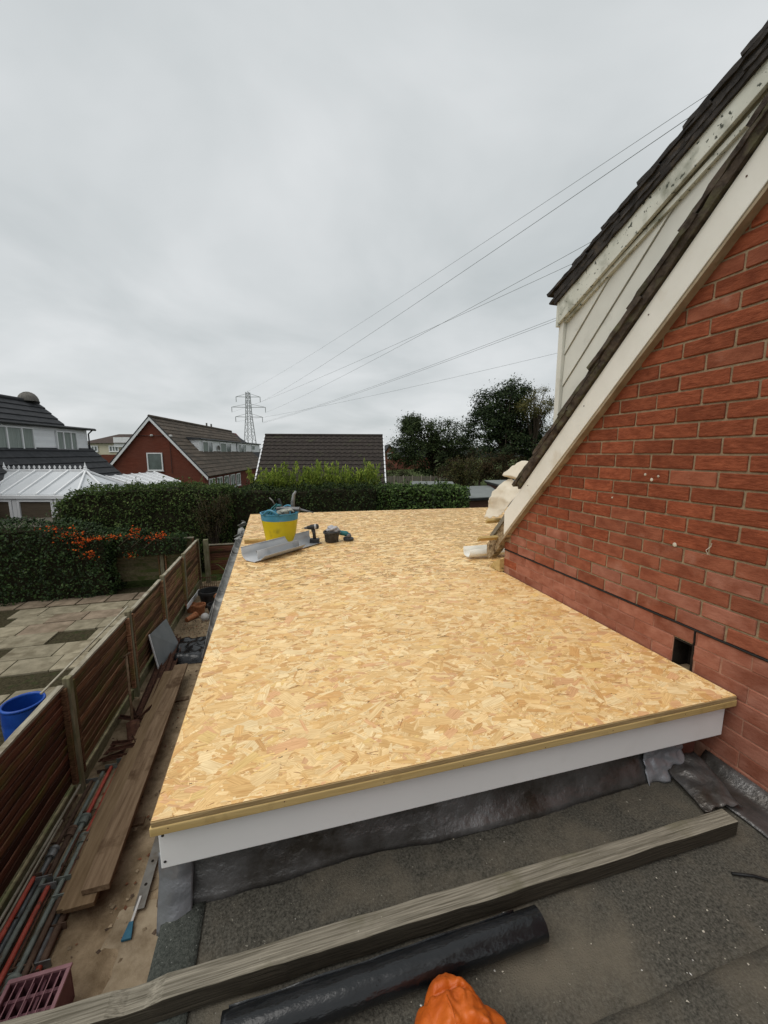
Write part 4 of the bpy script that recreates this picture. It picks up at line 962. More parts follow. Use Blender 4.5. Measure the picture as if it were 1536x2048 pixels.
# turquoise prop end
q = thing('turquoise_bracket', (-2.22,2.55,.0), 'turquoise painted metal bracket among the props at the left edge', 'bracket')
s = MB(); s.tube([(-2.22,2.42,.17),(-2.23,2.72,.18)], .030, 10); s.build('tube', K['blue_paint'], q, smooth='auto')
s = MB(); s.obox((-2.225,2.56,.18), (.10,.07,.05)); s.build('clamp', K['blue_paint'], q, bevel=.006)

# stack of planks
def plank(x0, x1, y0, y1, dx, z0, z1, m, label):
    s = MB(); n = 24
    for i in range(n+1):
        t = i/n; y = y0 + (y1-y0)*t; xo = dx*t + .006*nz(y*1.3, z0*9)
        for (a, b) in ((x0,z0),(x1,z0),(x1,z1),(x0,z1)): s.v.append((a + xo, y + (.02*nz(a*30, b*30) if i in (0,n) else 0), b + .006*nz(y*.9, x0*7) + .002*nz(y*5, a*9)))
    for i in range(n):
        for j in range(4): s.f.append((i*4+j, i*4+(j+1) % 4, (i+1)*4+(j+1) % 4, (i+1)*4+j))
    s.f.append((0,1,2,3)); s.f.append(tuple(n*4+j for j in range(4)))
    return tag(s.build('scaffold_plank', K[m], bevel=.004), label, 'plank', 'planks stacked in the side yard')
plank(-2.005,-1.78,3.44,7.05,-.13,.045,.095,'plank_new','bottom plank of the stack in the side yard')
plank(-1.935,-1.71,3.36,7.15,-.13,.102,.150,'plank_new','second plank up in the side yard stack')
plank(-1.860,-1.635,3.30,6.95,-.13,.157,.205,'plank_new','third plank up in the side yard stack')
plank(-1.755,-1.545,3.38,7.12,-.13,.212,.262,'plank','top weathered plank of the stack in the side yard')
for y in (4.2, 6.4):
    tag(MB().obox((-1.70,y,.024), (.34,.09,.040), (0,0,.05)).build('bearer', K['plank'], bevel=.004), 'short bearer under the %s end of the plank stack' % ('near' if y < 5 else 'far'), 'bearer')
# rusty channels
for i in range(4):
    t = thing('steel_channel', (-2.15 + .082*i, 7.4, 0), ['rusty steel channel nearest the fence', 'second rusty steel channel from the fence', 'third rusty steel channel from the fence', 'rusty steel channel nearest the plank stack'][i], 'steel channel', 'rusty channels beside the fence')
    x = -2.17 + .088*i; a = Vector((x, 6.02 + .05*i, .03 + .012*i)); b = Vector((x - .14, 8.75 - .10*i, .11))
    s = MB(); s.beam(a, b, .078, .008); s.build('web', K['rust'], t)
    for sg in (-1, 1):
        s = MB(); s.beam(a + Vector((sg*.036,0,.022)), b + Vector((sg*.036,0,.022)), .008, .045); s.build('flange', K['rust'], t)
# grey sheet leaning on the fence
t = thing('grey_sheet', (-2.22, 7.75, 0), 'flat grey panel with a white edge leaning against the fence', 'panel')
s = MB(); s.prism([(-2.20,7.42,.06),(-2.05,8.25,.06),(-2.27,8.28,.66),(-2.335,7.50,.70)], (-.022,.006,-.01)); s.build('face', K['grey_panel'], t, bevel=.003)
s = MB(); s.beam((-2.222,7.415,.06), (-2.352,7.495,.70), .05, .02, up=(1,0,.2)); s.build('white_edge', K['upvc'], t, bevel=.003)
# spade
t = thing('spade', (-2.20,5.95,0), 'old spade with a rusty blade leaning against the fence', 'spade')
s = MB(); s.tube([(-2.10,5.72,.18),(-2.22,6.05,.62),(-2.30,6.28,.93)], .017, 10); s.build('shaft', K['plank'], t, smooth=True)
s = MB(); s.grid(lambda a, b: Vector((-2.10,5.72,.22)).lerp(Vector((-2.03,5.52,.02)), b) + Vector((.75,.25,0))*(a-.5)*.20*(1 if b < .8 else 1-.25*(b-.8)) + Vector((0,0,.02*math.sin(a*math.pi))), 8, 8); s.build('blade', K['rust'], t, smooth=True, solid=.004)
s = MB(); s.tube([(-2.335,6.22,.935),(-2.27,6.34,.945)], .016, 8); s.build('handle', K['plank'], t, smooth=True)
# scrap iron
def scrap(loc, n, label, sd):
    r = random.Random(sd); t = thing('scrap_iron', loc, label, 'scrap iron', 'heaps of rusty iron')
    for i in range(n):
        c = Vector(loc) + Vector((r.uniform(-.14,.14), r.uniform(-.14,.14), .03 + .022*i)); a = r.uniform(-.6,.6) + (0 if i % 2 else 1.4); l = r.uniform(.2,.42); d = Vector((math.sin(a), math.cos(a), r.uniform(-.15,.2)))*l/2
        s = MB(); s.beam(c-d, c+d, r.uniform(.03,.055), .008); s.build('flat_bar', K['rust'], t, bevel=.001)
        s = MB(); s.beam(c-d+Vector((.02,0,.02)), c+d+Vector((.02,0,.02)), .007, r.uniform(.03,.05)); s.build('angle_leg', K['rust'], t)
scrap((-2.14,5.32,.0), 7, 'heap of rusty angle irons at the far end of the props', 3)
scrap((-2.12,6.02,.0), 6, 'small heap of rusty iron beside the spade blade', 5)
# black sheeting slab
t = thing('black_sheeting', (-1.80,8.05,0), 'folded black plastic sheeting on the ground beside the roof edge', 'plastic sheeting')
def bs_(a, b):
    x = -2.05 + a*.75; y = 7.55 + b*.95; h = .13 + .05*nz(x*5, y*5) + .02*nz(x*16, y*16); e_ = min(a, 1-a, b, 1-b)
    return (x - .1*b, y, .02 + h*min(1, e_/.08))
s = MB(); s.grid(bs_, 26, 30); s.build('sheet', K['poly'], t, smooth=True)
# flowerpots and oddments
def potthing(name, loc, r, h, m, label, cat='flowerpot', lying=False, group=None):
    t = thing(name, loc, label, cat, group)
    ax = (0,0,1) if not lying else (.55,.83,.05)
    c = Vector(loc) + (Vector((0,0,0)) if not lying else Vector((0,0,r)))
    s = MB(); s.lathe(c, [(.0001,.0),(r*.7,0),(r*.95,h*.8),(r*.95,h),(r*.86,h),(r*.84,h*.8),(r*.62,.02),(.0001,.02)], 22, axis=ax); s.build('body', K[m], t, smooth='auto')
    s = MB(); s.lathe(c, [(r*.94,h*.82),(r*1.06,h*.82),(r*1.08,h*.9),(r*1.06,h),(r*.9,h),(r*.9,h*.9)], 22, axis=ax); s.build('rim', K[m], t, smooth='auto'); return t
potthing('black_planter', (-1.83,10.55,0), .27, .42, 'black', 'large round black planter near the end of the yard', 'planter')
potthing('terracotta_pot', (-2.20,9.55,0), .075, .30, 'terracotta', 'orange clay drain pipe lying by the fence', 'clay pipe', True)
potthing('terracotta_pot', (-1.98,9.98,0), .13, .28, 'terracotta', 'terracotta flowerpot standing in front of the black planter')
potthing('terracotta_pot', (-2.22,10.2,0), .12, .22, 'terracotta', 'terracotta flowerpot closest to the fence')
potthing('black_bucket', (-1.62,9.75,0), .15, .34, 'black', 'black bucket beside the pale ball', 'bucket')
potthing('terracotta_pot', (-1.60,9.95,.345), .09, .16, 'terracotta', 'small terracotta pot lying on top of the black bucket', 'flowerpot', True)
s = MB(); s.lathe((-1.80,9.55,.005), [(.0001,0),(.04,.006),(.072,.03),(.09,.07),(.095,.10),(.09,.13),(.072,.165),(.04,.19),(.0001,.20)], 20); t = thing('pale_ball', (-1.80,9.55,0), 'dusty pale ball on the rubble', 'ball'); s.build('ball_shell', K['ball'], t, smooth=True)
s = MB(); s.lathe((-1.80,9.55,.098), [(.0955,-.004),(.0975,0),(.0955,.004)], 20); s.build('seam', K['grey_panel'], t, smooth=True)
tag(MB().beam((-2.22,9.80,.30), (-2.20,11.15,.22), .02, .11).build('white_plastic_strip', K['upvc'], bevel=.004), 'white plastic strip standing on edge by the fence', 'strip')
t = thing('rusty_basket', (-1.95,11.2,0), 'rusty wire rack at the end of the yard', 'wire rack')
for i in range(9):
    s = MB(); s.tube([(-2.15+.05*i,11.05,.05),(-2.15+.05*i,11.10,.62)], .007, 5); s.build('wire', K['rust'], t)
for z in (.08,.35,.6):
    s = MB(); s.tube([(-2.16,11.06+z*.08,z),(-1.74,11.06+z*.08,z)], .009, 5); s.build('wire', K['rust'], t)
# spiky plant at the end of the yard
t = thing('spiky_plant', (-1.45,11.6,0), 'spiky green plant at the far end of the yard', 'plant')
for i in range(16):
    a = random.uniform(0,6.28); l = random.uniform(.5,.95); up = random.uniform(.5,1.1); d = Vector((math.cos(a), math.sin(a), 0))
    s = MB(); p0 = Vector((-1.45,11.6,.35)); sd_ = d.cross(Vector((0,0,1)))*.022
    ps = [p0 + d*l*q*.7 + Vector((0,0,up*q - .5*q*q)) for q in (0,.35,.7,1)]; ws = (1,1,.6,.05)
    s.v = [tuple(p + sd_*w_) for p, w_ in zip(ps, ws)] + [tuple(p - sd_*w_) for p, w_ in zip(ps, ws)]; s.f = [(i_, i_+1, i_+5, i_+4) for i_ in range(3)]
    me = s.build('leaf_blade', K['leaf'], t); at = me.data.attributes.new('tint', 'FLOAT_COLOR', 'POINT'); at.data.foreach_set('color', [c for _ in range(8) for c in (.07,.11,.03,1)])
s = MB(); s.lathe((-1.45,11.6,0), [(.0001,0),(.12,0),(.16,.34),(.13,.34),(.0001,.32)], 16); s.build('pot', K['terracotta'], t, smooth='auto')
# crate
cx0, cx1, cy0, cy1, cz = -1.93, -1.57, 2.40, 2.79, .30
t = thing('plastic_crate', (-1.75,2.6,0), 'maroon plastic crate with a wire grid in the bottom left corner', 'crate')
for (a, b, c, d) in ((cx0,cx1,cy0,cy0+.012),(cx0,cx1,cy1-.012,cy1),(cx0,cx0+.012,cy0+.013,cy1-.013),(cx1-.012,cx1,cy0+.013,cy1-.013)):
    s = MB(); s.box(a,b,c,d,.006,cz-.002); s.build('side', K['crate'], t, bevel=.003)
s = MB(); s.box(cx0+.013,cx1-.013,cy0+.013,cy1-.013,.006,.02); s.build('floor', K['crate'], t)
for (a, b, c, d) in ((cx0-.01,cx1+.01,cy0-.01,cy0+.016),(cx0-.01,cx1+.01,cy1-.016,cy1+.01),(cx0-.01,cx0+.016,cy0+.0165,cy1-.0165),(cx1-.016,cx1+.01,cy0+.0165,cy1-.0165)):
    s = MB(); s.box(a,b,c,d,cz,cz+.022); s.build('rim', K['crate_top'], t, bevel=.004)
for i in range(1, 7):
    x = cx0 + (cx1-cx0)*i/7; s = MB(); s.box(x-.003,x+.003,cy0+.016,cy1-.016,cz+.004,cz+.012); s.build('grid_bar', K['crate_top'], t)
for i in range(1, 4):
    y = cy0 + (cy1-cy0)*i/4; s = MB(); s.box(cx0+.016,cx1-.016,y-.010,y+.010,cz-.16,cz-.02); s.build('divider', K['crate'], t)
for i in range(1, 5):
    x = cx0 + (cx1-cx0)*i/5; s = MB(); s.box(x-.008,x+.008,cy0+.016,cy1-.016,cz-.18,cz-.03); s.build('divider', K['crate'], t)
# steel strap with holes
t = thing('steel_strap', (-1.25,3.5,0), 'flat steel strap with bolt holes and a blue painted tip on the sand', 'steel strap')
a = Vector((-1.30,3.26,.065)); b = Vector((-1.30,4.15,.10))
s = MB(); s.beam(a, b, .085, .008); s.build('bar', K['steel'], t, bevel=.001)
for k in (.22,.45,.7):
    p = a.lerp(b, k); s = MB(); s.lathe(p + Vector((0,-.0006,.0046)), [(.0001,0),(.013,0),(.013,.0008),(.0001,.0008)], 12, axis=(0,-.137,.99)); s.build('bolt_hole', K['void'], t)
s = MB(); s.beam(a + Vector((-.012,.10,.014)), a + Vector((-.03,-.08,-.012)), .020, .010); s.build('handle', K['ball'], t, bevel=.003)
s = MB(); s.prism([a+Vector((-.045,-.085,-.014)), a+Vector((-.012,-.085,-.014)), a+Vector((.006,-.20,-.03)), a+Vector((-.07,-.20,-.03))], (0,0,.022)); s.build('painted_tip', K['blue_paint'], t, bevel=.004)
# old gutter length and broken cladding propped along the extension wall
t = thing('old_gutter', (-.9,8.2,0), 'broken grey lengths of old gutter propped along the roof edge', 'gutter')
def gut(a, b, r, name, m):
    a = Vector(a); b = Vector(b); d = (b-a).normalized(); sx = d.cross(Vector((0,0,1))).normalized(); up = sx.cross(d)
    s = MB(); s.grid(lambda u, v: a.lerp(b, v) + (sx*math.cos(math.pi*(1+u)) + up*math.sin(math.pi*(1+u)))*r*(1+.08*nz(v*9,u*3)) + Vector((0,0,.02*nz(v*14, 2))), 8, 18)
    return s.build(name, K[m], t, smooth=True, solid=.005)
gut((-1.02,6.05,1.50),(-.93,9.1,1.95),.075,'gutter_length','gutter_old'); gut((-.90,8.6,1.92),(-.86,10.2,2.12),.10,'gutter_length','gutter_old')
gut((-.98,5.2,1.30),(-.99,6.5,1.62),.07,'gutter_length','gutter_old')
for i in range(7):
    y = 9.0 + .28*i; s = MB(); s.obox((-.93 + random.uniform(-.03,.03), y, 2.06 + .02*i + random.uniform(-.03,.04)), (random.uniform(.06,.12),random.uniform(.2,.36),.007), (random.uniform(-.5,.5), random.uniform(-.7,.7), random.uniform(-.5,.5))); s.build('broken_piece', K['gutter_old'], t)
for i in range(4):
    s = MB(); y = 6.1 + 1.05*i; s.beam((-.95+.02*i, y, .0), (-.95+.02*i, y, 1.45+.14*i), .035, .03, up=(0,1,0)); s.build('prop_stake', K['plank'], t)

# ================================================================== TOOLS ON THE NEW ROOF
ZD = 2.8938
def rot_about(s, c, ang):
    M = Matrix.Rotation(ang, 4, 'Z'); c = Vector(c); s.v = [tuple(M @ (Vector(v)-c) + c) for v in s.v]; return s
tb = thing('builders_tub', (-.005,4.50,ZD), 'yellow rubber tub with a blue rim full of tools on the new roof', 'tub')
c0 = (-.005,4.50,ZD)
s = MB(); s.lathe(c0, [(.0001,0),(.135,0),(.150,.012),(.172,.14),(.198,.305),(.192,.305),(.166,.14),(.144,.02),(.0001,.02)], 36); s.build('body', K['yellow'], tb, smooth='auto')
s = MB(); prof = [(.1985,.300),(.2045,.365),(.212,.368),(.212,.378),(.200,.378),(.198,.365),(.191,.285)]
s.lathe(c0, prof, 36); s.build('rim_band', K['blue_rub'], tb, smooth='auto')
for a in (R(-118), R(62)):
    ps = []
    for k in range(9):
        t = k/8; aa = a + (t-.5)*.85; ps.append((c0[0] + .214*math.cos(aa), c0[1] + .214*math.sin(aa), ZD + .372 + .055*math.sin(t*math.pi)))
    s = MB(); s.tube(ps, .011, 8); s.build('handle', K['blue_rub'], tb, smooth=True)
s = MB(); s.grid(lambda u, v: (c0[0] + .19*v*math.cos(u*6.2832), c0[1] + .19*v*math.sin(u*6.2832), ZD + .30 + .03*nz(u*5, v*5)), 18, 5); s.build('tool_bed', K['black_dirty'], tb)
# tools poking out of the tub
gl = thing('work_glove', (-.02,4.45,ZD+.33), 'grey and green work glove on top of the yellow tub', 'glove')
def blob(name, c, r, m, par, sd=0, amp=.35, n=14):
    s = MB(); c = Vector(c)
    def fn(u, v):
        a, b = u*2*math.pi, (v-.5)*math.pi; d = Vector((math.cos(a)*math.cos(b), math.sin(a)*math.cos(b), math.sin(b)))
        k = 1 + amp*nz(d.x*1.8+sd, d.y*1.8, d.z*1.8) + amp*.4*nz(d.x*5+sd, d.y*5, d.z*5); return c + Vector((d.x*r[0], d.y*r[1], d.z*r[2]))*k
    s.grid(fn, n, n); return s.build(name, K[m], par, smooth=True)
blob('palm', (.03,4.42,ZD+.385), (.075,.05,.035), 'glove', gl, 3)
for i in range(4):
    s = MB(); p = Vector((.075,4.40+.022*i,ZD+.40)); s.tube([p, p+Vector((.045,.004*i,.012)), p+Vector((.075,.004*i,-.015))], [.013,.012,.008], 8); s.build('finger', K['glove'], gl, smooth=True)
s = MB(); p = Vector((.02,4.375,ZD+.39)); s.tube([p, p+Vector((.02,-.03,.02)), p+Vector((.05,-.045,.012))], [.014,.013,.009], 8); s.build('thumb', K['glove'], gl, smooth=True)
gn = thing('sealant_gun', (.10,4.52,ZD+.33), 'grey sealant gun sticking out of the yellow tub', 'sealant gun')
a = Vector((-.03,4.56,ZD+.41)); b = Vector((.215,4.44,ZD+.41)); e_ = Vector((.36,4.38,ZD+.375))
s = MB(); s.tube([a, b], .026, 12); s.build('barrel', K['tool_grey'], gn, smooth='auto')
s = MB(); s.tube([b, e_], [.013,.006], 8); s.build('nozzle', K['tool_grey'], gn, smooth=True)
s = MB(); s.tube([a, a + Vector((-.05,.03,.09)), a + Vector((-.08,.05,.12))], .008, 6); s.build('plunger_rod', K['steel'], gn, smooth=True)
s = MB(); s.beam(a + Vector((.05,0,.02)), a + Vector((.02,.02,.11)), .03, .02); s.build('grip', K['black'], gn, bevel=.005)
sp_ = thing('spray_bottle', (.14,4.60,ZD+.33), 'upright grey tube standing at the back of the yellow tub', 'tube')
s = MB(); s.tube([(.14,4.60,ZD+.33),(.145,4.60,ZD+.47),(.16,4.60,ZD+.56),(.185,4.60,ZD+.60)], [.024,.022,.018,.012], 10); s.build('tube_body', K['prop_grey'], sp_, smooth=True)
for i in range(3):
    s = MB(); s.lathe((.143,4.60,ZD+.40+.04*i), [(.0235,0),(.026,.004),(.0235,.008)], 12); s.build('band', K['tool_grey'], sp_, smooth=True)
sh = thing('garden_shears', (-.06,4.47,ZD+.33), 'pair of turquoise handles leaning out of the tub', 'hand tool')
for k in range(2):
    s = MB(); s.tube([(-.13+.03*k,4.45,ZD+.36),(-.085+.03*k,4.47,ZD+.43),(-.03+.025*k,4.48,ZD+.475-.015*k)], .007, 6); s.build('handle', K['tool_teal'], sh, smooth=True)
blob('head', (-.01,4.48,ZD+.455), (.03,.02,.015), 'tool_teal', sh, 5)
# nested grey trims
def trim(name, a, b, prof, label, m='trim'):
    a = Vector(a); b = Vector(b); d = (b-a).normalized(); sx = Vector((d.y, -d.x, 0)).normalized(); s = MB(); n = len(prof)
    t = thing(name, a.lerp(b, .5), label, 'metal trim', 'grey roof trims')
    for q in (0,.25,.5,.75,1):
        for (u, v) in prof: s.v.append(a.lerp(b, q) + sx*u + Vector((0,0,v)))
    for i in range(4):
        for j in range(n-1): s.f.append((i*n+j, i*n+j+1, (i+1)*n+j+1, (i+1)*n+j))
    s.build('profile', K[m], t, smooth='auto', solid=.003)
    s = MB(); s.tube([a + sx*prof[0][0] + Vector((0,0,prof[0][1])), b + sx*prof[0][0] + Vector((0,0,prof[0][1]))], .004, 6); s.build('rolled_edge', K[m], t, smooth=True); return t
trim('roof_trim', (-.30,3.86,ZD+.004), (.40,4.52,ZD+.004), [(-.115,.125),(-.11,.06),(-.085,.022),(-.05,.004),(.07,.002),(.085,.012)], 'wide curved grey trim lying in front of the tub')
trim('roof_trim', (-.185,3.80,ZD+.012), (.225,4.19,ZD+.012), [(-.075,.080),(-.078,.092),(-.060,.096),(-.056,.014),(-.02,.008),(.045,.060)], 'smaller grey channel trim lying inside the wide trim')
# battens behind tub
for k, (z, l) in enumerate(((0,.0),(.024,.015))):
    tag(MB().obox((-.245,4.70 - .01*k,ZD+.012+z), (.33,.045,.022), (0,0,R(-6+2*k))).build('roof_batten', K['treated'], bevel=.002), ['lower of two short battens left of the yellow tub', 'upper of two short battens left of the yellow tub'][k], 'batten', 'battens by the tub')
# cordless drill standing on its battery
dr = thing('cordless_drill', (.375,4.50,ZD), 'black cordless drill standing upright on its battery', 'drill')
D0 = Vector((.375,4.50,ZD))
s = MB(); s.obox(D0 + Vector((0,0,.028)), (.075,.105,.055), (0,0,R(75))); s.build('battery', K['black'], dr, bevel=.008)
s = MB(); s.tube([D0 + Vector((0,0,.05)), D0 + Vector((-.004,0,.10)), D0 + Vector((-.012,0,.165))], [.021,.019,.021], 10); s.build('handle', K['black_dirty'], dr, smooth=True)
s = MB(); s.lathe(D0 + Vector((.052,-.004,.195)), [(.0001,0),(.024,.004),(.032,.02),(.032,.085),(.026,.10),(.022,.12),(.018,.135),(.010,.14),(.0001,.142)], 16, axis=(-.985,.05,-.08)); s.build('motor_body', K['black'], dr, smooth='auto')
s = MB(); s.lathe(D0 + Vector((-.085,0,.184)), [(.0001,0),(.016,0),(.012,.025),(.004,.03),(.0035,.06),(.0001,.06)], 12, axis=(-.985,.05,-.08)); s.build('chuck', K['tool_grey'], dr, smooth='auto')
s = MB(); s.lathe(D0 + Vector((.02,-.003,.193)), [(.033,0),(.0335,.004),(.033,.022)], 16, axis=(-.985,.05,-.08)); s.build('torque_ring', K['ball'], dr, smooth='auto')
s = MB(); s.beam(D0 + Vector((-.03,0,.162)), D0 + Vector((-.028,0,.135)), .014, .012, up=(1,0,0)); s.build('trigger', K['black'], dr, bevel=.003)
# small pot of fixings with a bag
pt = thing('fixings_pot', (.575,4.52,ZD), 'small dusty black bucket with a crumpled bag on top', 'pot')
P0 = (.575,4.52,ZD)
s = MB(); s.lathe(P0, [(.0001,0),(.070,0),(.078,.01),(.090,.125),(.084,.125),(.073,.02),(.0001,.02)], 24); s.build('body', K['black_dirty'], pt, smooth='auto')
s = MB(); s.lathe(P0, [(.089,.105),(.098,.106),(.100,.122),(.094,.130),(.086,.128)], 24); s.build('rim', K['black_dirty'], pt, smooth='auto')
s = MB(); s.tube([(P0[0]+.1*math.cos(t), P0[1]-.02-.1*math.sin(t)*.5, ZD+.115-.02*math.sin(t)) for t in np.linspace(0, math.pi, 12)], .004, 6); s.build('wire_handle', K['steel'], pt, smooth=True)
bg_ = thing('crumpled_bag', (.60,4.52,ZD+.11), 'crumpled pale plastic bag on the small black bucket', 'bag')
blob('bag_skin', (.592,4.515,ZD+.150), (.072,.06,.042), 'bagw', bg_, 9, .6, 18)
# angle grinder
ag = thing('angle_grinder', (.74,4.56,ZD), 'angle grinder resting on its black disc beside the small bucket', 'grinder')
A0 = Vector((.775,4.53,ZD))
s = MB(); s.lathe(A0 + Vector((0,0,.012)), [(.0001,0),(.060,0),(.064,.006),(.062,.022),(.045,.03),(.0001,.03)], 24, axis=(.06,-.08,1)); s.build('disc_guard', K['black'], ag, smooth='auto')
s = MB(); s.lathe(A0 + Vector((0,0,.006)), [(.0001,0),(.056,0),(.056,.004),(.0001,.004)], 24, axis=(.06,-.08,1)); s.build('disc', K['tool_grey'], ag)
s = MB(); s.tube([A0 + Vector((.01,-.01,.06)), A0 + Vector((-.03,.01,.085)), A0 + Vector((-.10,.04,.095)), A0 + Vector((-.19,.07,.075))], [.028,.033,.030,.024], 12); s.build('motor_body', K['tool_teal'], ag, smooth=True)
blob('gear_head', A0 + Vector((.0,-.005,.060)), (.034,.034,.036), 'tool_grey', ag, 2, .15)

# ================================================================== HEDGES AND SHRUBS
GD = [(.020,.034,.012),(.030,.050,.016),(.045,.068,.020),(.012,.020,.008)]
hedge('clipped_hedge', 'broad clipped dark green hedge in front of the red gable house', -6.45, -1.55, 13.55, 15.1, .2, 2.86, 520, .075, [(.050,.082,.024),(.078,.115,.032),(.105,.14,.044),(.026,.044,.016)], [4,4,2,2], amp=.16, topfn=lambda x: 2.80 + .10*math.sin((x+6.4)*.6) - .35*max(0,(-5.9-x))/.55)
hedge('ivy_hedge', 'tall dark ivy mass over the fence at the left edge', -9.2, -4.55, 11.95, 13.0, 0, 2.0, 560, .075, [(.024,.046,.015),(.040,.072,.022),(.062,.10,.03),(.014,.026,.01)], [4,4,2,3], m='leaf_glossy', amp=.20, topfn=lambda x: 2.05 - .30*max(0,(x+5.6)) + .06*nz(x*3,1), cat='ivy')
hedge('ivy_spill', 'ivy trailing over the rear fence below the berries', -4.75, -2.7, 12.25, 12.95, 1.0, 1.75, 420, .07, [(.014,.030,.010),(.03,.055,.016),(.05,.085,.022)], [4,3,2], m='leaf_glossy', amp=.22, cat='ivy', topfn=lambda x: 1.78 - .10*(x+4.7))
# orange berries (clusters on sprays)
bc = thing('berry_bush', (-4.6,12.1,1.0), 'firethorn sprays with bright orange berries on the ivy', 'berry bush')
BV = []; 
def berrycl(c, n, sp):
    for _ in range(n): BV.append(Vector(c) + Vector((random.gauss(0,sp[0]), random.gauss(0,.05), random.gauss(0,sp[1]))))
for (u, z, n, sx, sz) in ((-5.65,1.98,26,.25,.05),(-5.40,1.80,60,.16,.10),(-5.15,1.55,40,.12,.12),(-4.78,1.66,62,.20,.035),(-4.35,1.64,58,.20,.035),(-3.92,1.78,34,.08,.08),(-3.55,1.55,30,.14,.05),(-3.30,1.60,34,.12,.05),(-4.05,1.10,22,.12,.06),(-4.9,1.22,30,.12,.08)): berrycl((u, 11.86 if u < -4.6 else 12.18, z), n, (sx, sz))
me_pts = [tuple(p) for p in BV]
o = scatter('berry', None, me_pts, .021, [(.40,.062,.010),(.52,.105,.016),(.26,.036,.008)], [4,3,3], K['grit'], flat=.9); o.name = 'berries'
wm = o.matrix_world.copy(); loc0 = o.location.copy(); o.parent = bc; o.location = loc0 - Vector((-4.6,12.1,1.0)); ORG[o.name] = loc0
for i in range(9):
    x = -5.8 + i*.3; s = MB(); z = 1.95 - .05*i; s.tube([(x-.3,12.0,z-.25),(x,11.92,z),(x+.25,11.88,z-.05)], [.010,.007,.003], 5); s.build('twig', K['bark'], bc)
hedge('dark_hedge', 'dark leafy hedge right behind the new roof', -1.75, 3.55, 13.7, 15.0, .2, 2.72, 330, .085, [(.024,.040,.015),(.042,.064,.020),(.064,.09,.028),(.014,.022,.010)], [4,4,2,3], amp=.22, topfn=lambda x: 2.74 + .06*nz(x*2,3))
hedge('laurel_hedge', 'trimmed bright laurel hedge right of the dark hedge', 3.45, 7.05, 13.65, 15.0, .2, 2.70, 420, .11, [(.045,.080,.020),(.080,.135,.032),(.12,.18,.05),(.022,.038,.014)], [4,4,2,2], m='leaf_glossy', amp=.12, topfn=lambda x: 2.70 - .02*(x-3.5))
# golden conifer: upright feathery sprays
cf = thing('golden_conifer', (1.4,15.6,1.8), 'feathery yellow green conifer hedge below the dark tiled roof', 'conifer')
P = []; Nn = []; T = []
plumes = []
for i in range(150):
    x = random.uniform(-.75, 3.75); h = .50 + .30*nz(x*1.3,5) + random.uniform(-.28,.22) + (.18 if 1.4 < x < 2.4 else 0)
    plumes.append((Vector((x, 15.15 + random.uniform(-.15,.55), 2.62)), h, Vector((random.gauss(.05,.30), random.gauss(-.1,.15), 1)).normalized()))
for (b0, h, d) in plumes:
    for k in range(70):
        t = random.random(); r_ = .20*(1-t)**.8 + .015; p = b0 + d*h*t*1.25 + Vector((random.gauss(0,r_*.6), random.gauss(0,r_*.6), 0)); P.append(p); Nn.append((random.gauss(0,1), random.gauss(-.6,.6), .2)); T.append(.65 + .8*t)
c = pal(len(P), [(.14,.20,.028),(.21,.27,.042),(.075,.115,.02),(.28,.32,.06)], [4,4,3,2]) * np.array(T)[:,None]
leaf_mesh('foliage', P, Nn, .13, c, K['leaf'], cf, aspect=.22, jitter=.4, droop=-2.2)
s = MB(); s.grid(lambda a, b: (-.8 + a*4.6, 15.3 + .35*b, 1.9 + (.85 + .12*nz(a*9,1))*math.sin(b*math.pi)**.4), 24, 8); s.build('inner_twigs', K['twig'], cf)
sm = thing('conifer_sprig', (-.95,15.3,2.2), 'single golden conifer sprig beside the grey tiled roof', 'conifer')
P = []; Nn = []
for k in range(420):
    t = random.random(); p = Vector((-.72,15.3,2.55)) + Vector((-.36,0,.75))*t + Vector((random.gauss(0,.10*(1-t)+.02), random.gauss(0,.1), random.gauss(0,.06))); P.append(p); Nn.append((random.gauss(0,1),-.6,.2))
leaf_mesh('foliage', P, Nn, .12, pal(len(P), [(.17,.22,.035),(.24,.27,.05)], [1,1]), K['leaf'], sm, aspect=.22, jitter=.4, droop=-2)
s = MB(); s.tube([(-.6,15.3,2.2),(-.72,15.3,2.6),(-1.0,15.3,3.1)], [.02,.015,.005], 5); s.build('stem', K['bark'], sm)
# twiggy shrub between the hedges
def shrub(name, label, base, h, w_, nst, nl, cols, wts, size, sd, cat='shrub', lean=0):
    r = random.Random(sd); root = thing(name, base, label, cat); s = MB(); P = []; Nn = []
    for i in range(nst):
        a = r.uniform(0, 6.28); sp = r.uniform(.2,1)*w_; hh = h*r.uniform(.6,1); b = Vector(base)
        m1 = b + Vector((math.cos(a)*sp*.3 + lean*.3, math.sin(a)*sp*.2, hh*.5)); e_ = b + Vector((math.cos(a)*sp + lean, math.sin(a)*sp*.6, hh))
        s.tube([b + Vector((r.uniform(-.08,.08),0,0)), m1, e_], [.016,.010,.003], 5)
        for k in range(3):
            q = m1.lerp(e_, r.uniform(.2,.9)); f_ = q + Vector((r.gauss(0,.16), r.gauss(0,.1), r.uniform(.05,.3))); s.tube([q, f_], [.005,.002], 4)
            for _ in range(nl): 
                p = q.lerp(f_, r.random()) + Vector((r.gauss(0,.05), r.gauss(0,.05), r.gauss(0,.05))); P.append(p); Nn.append((r.gauss(0,1), -.4, .6))
    s.build('stems', K['bark'], root, smooth=True)
    leaf_mesh('foliage', P, Nn, size, pal(len(P), cols, wts), K['leaf'], root); return root
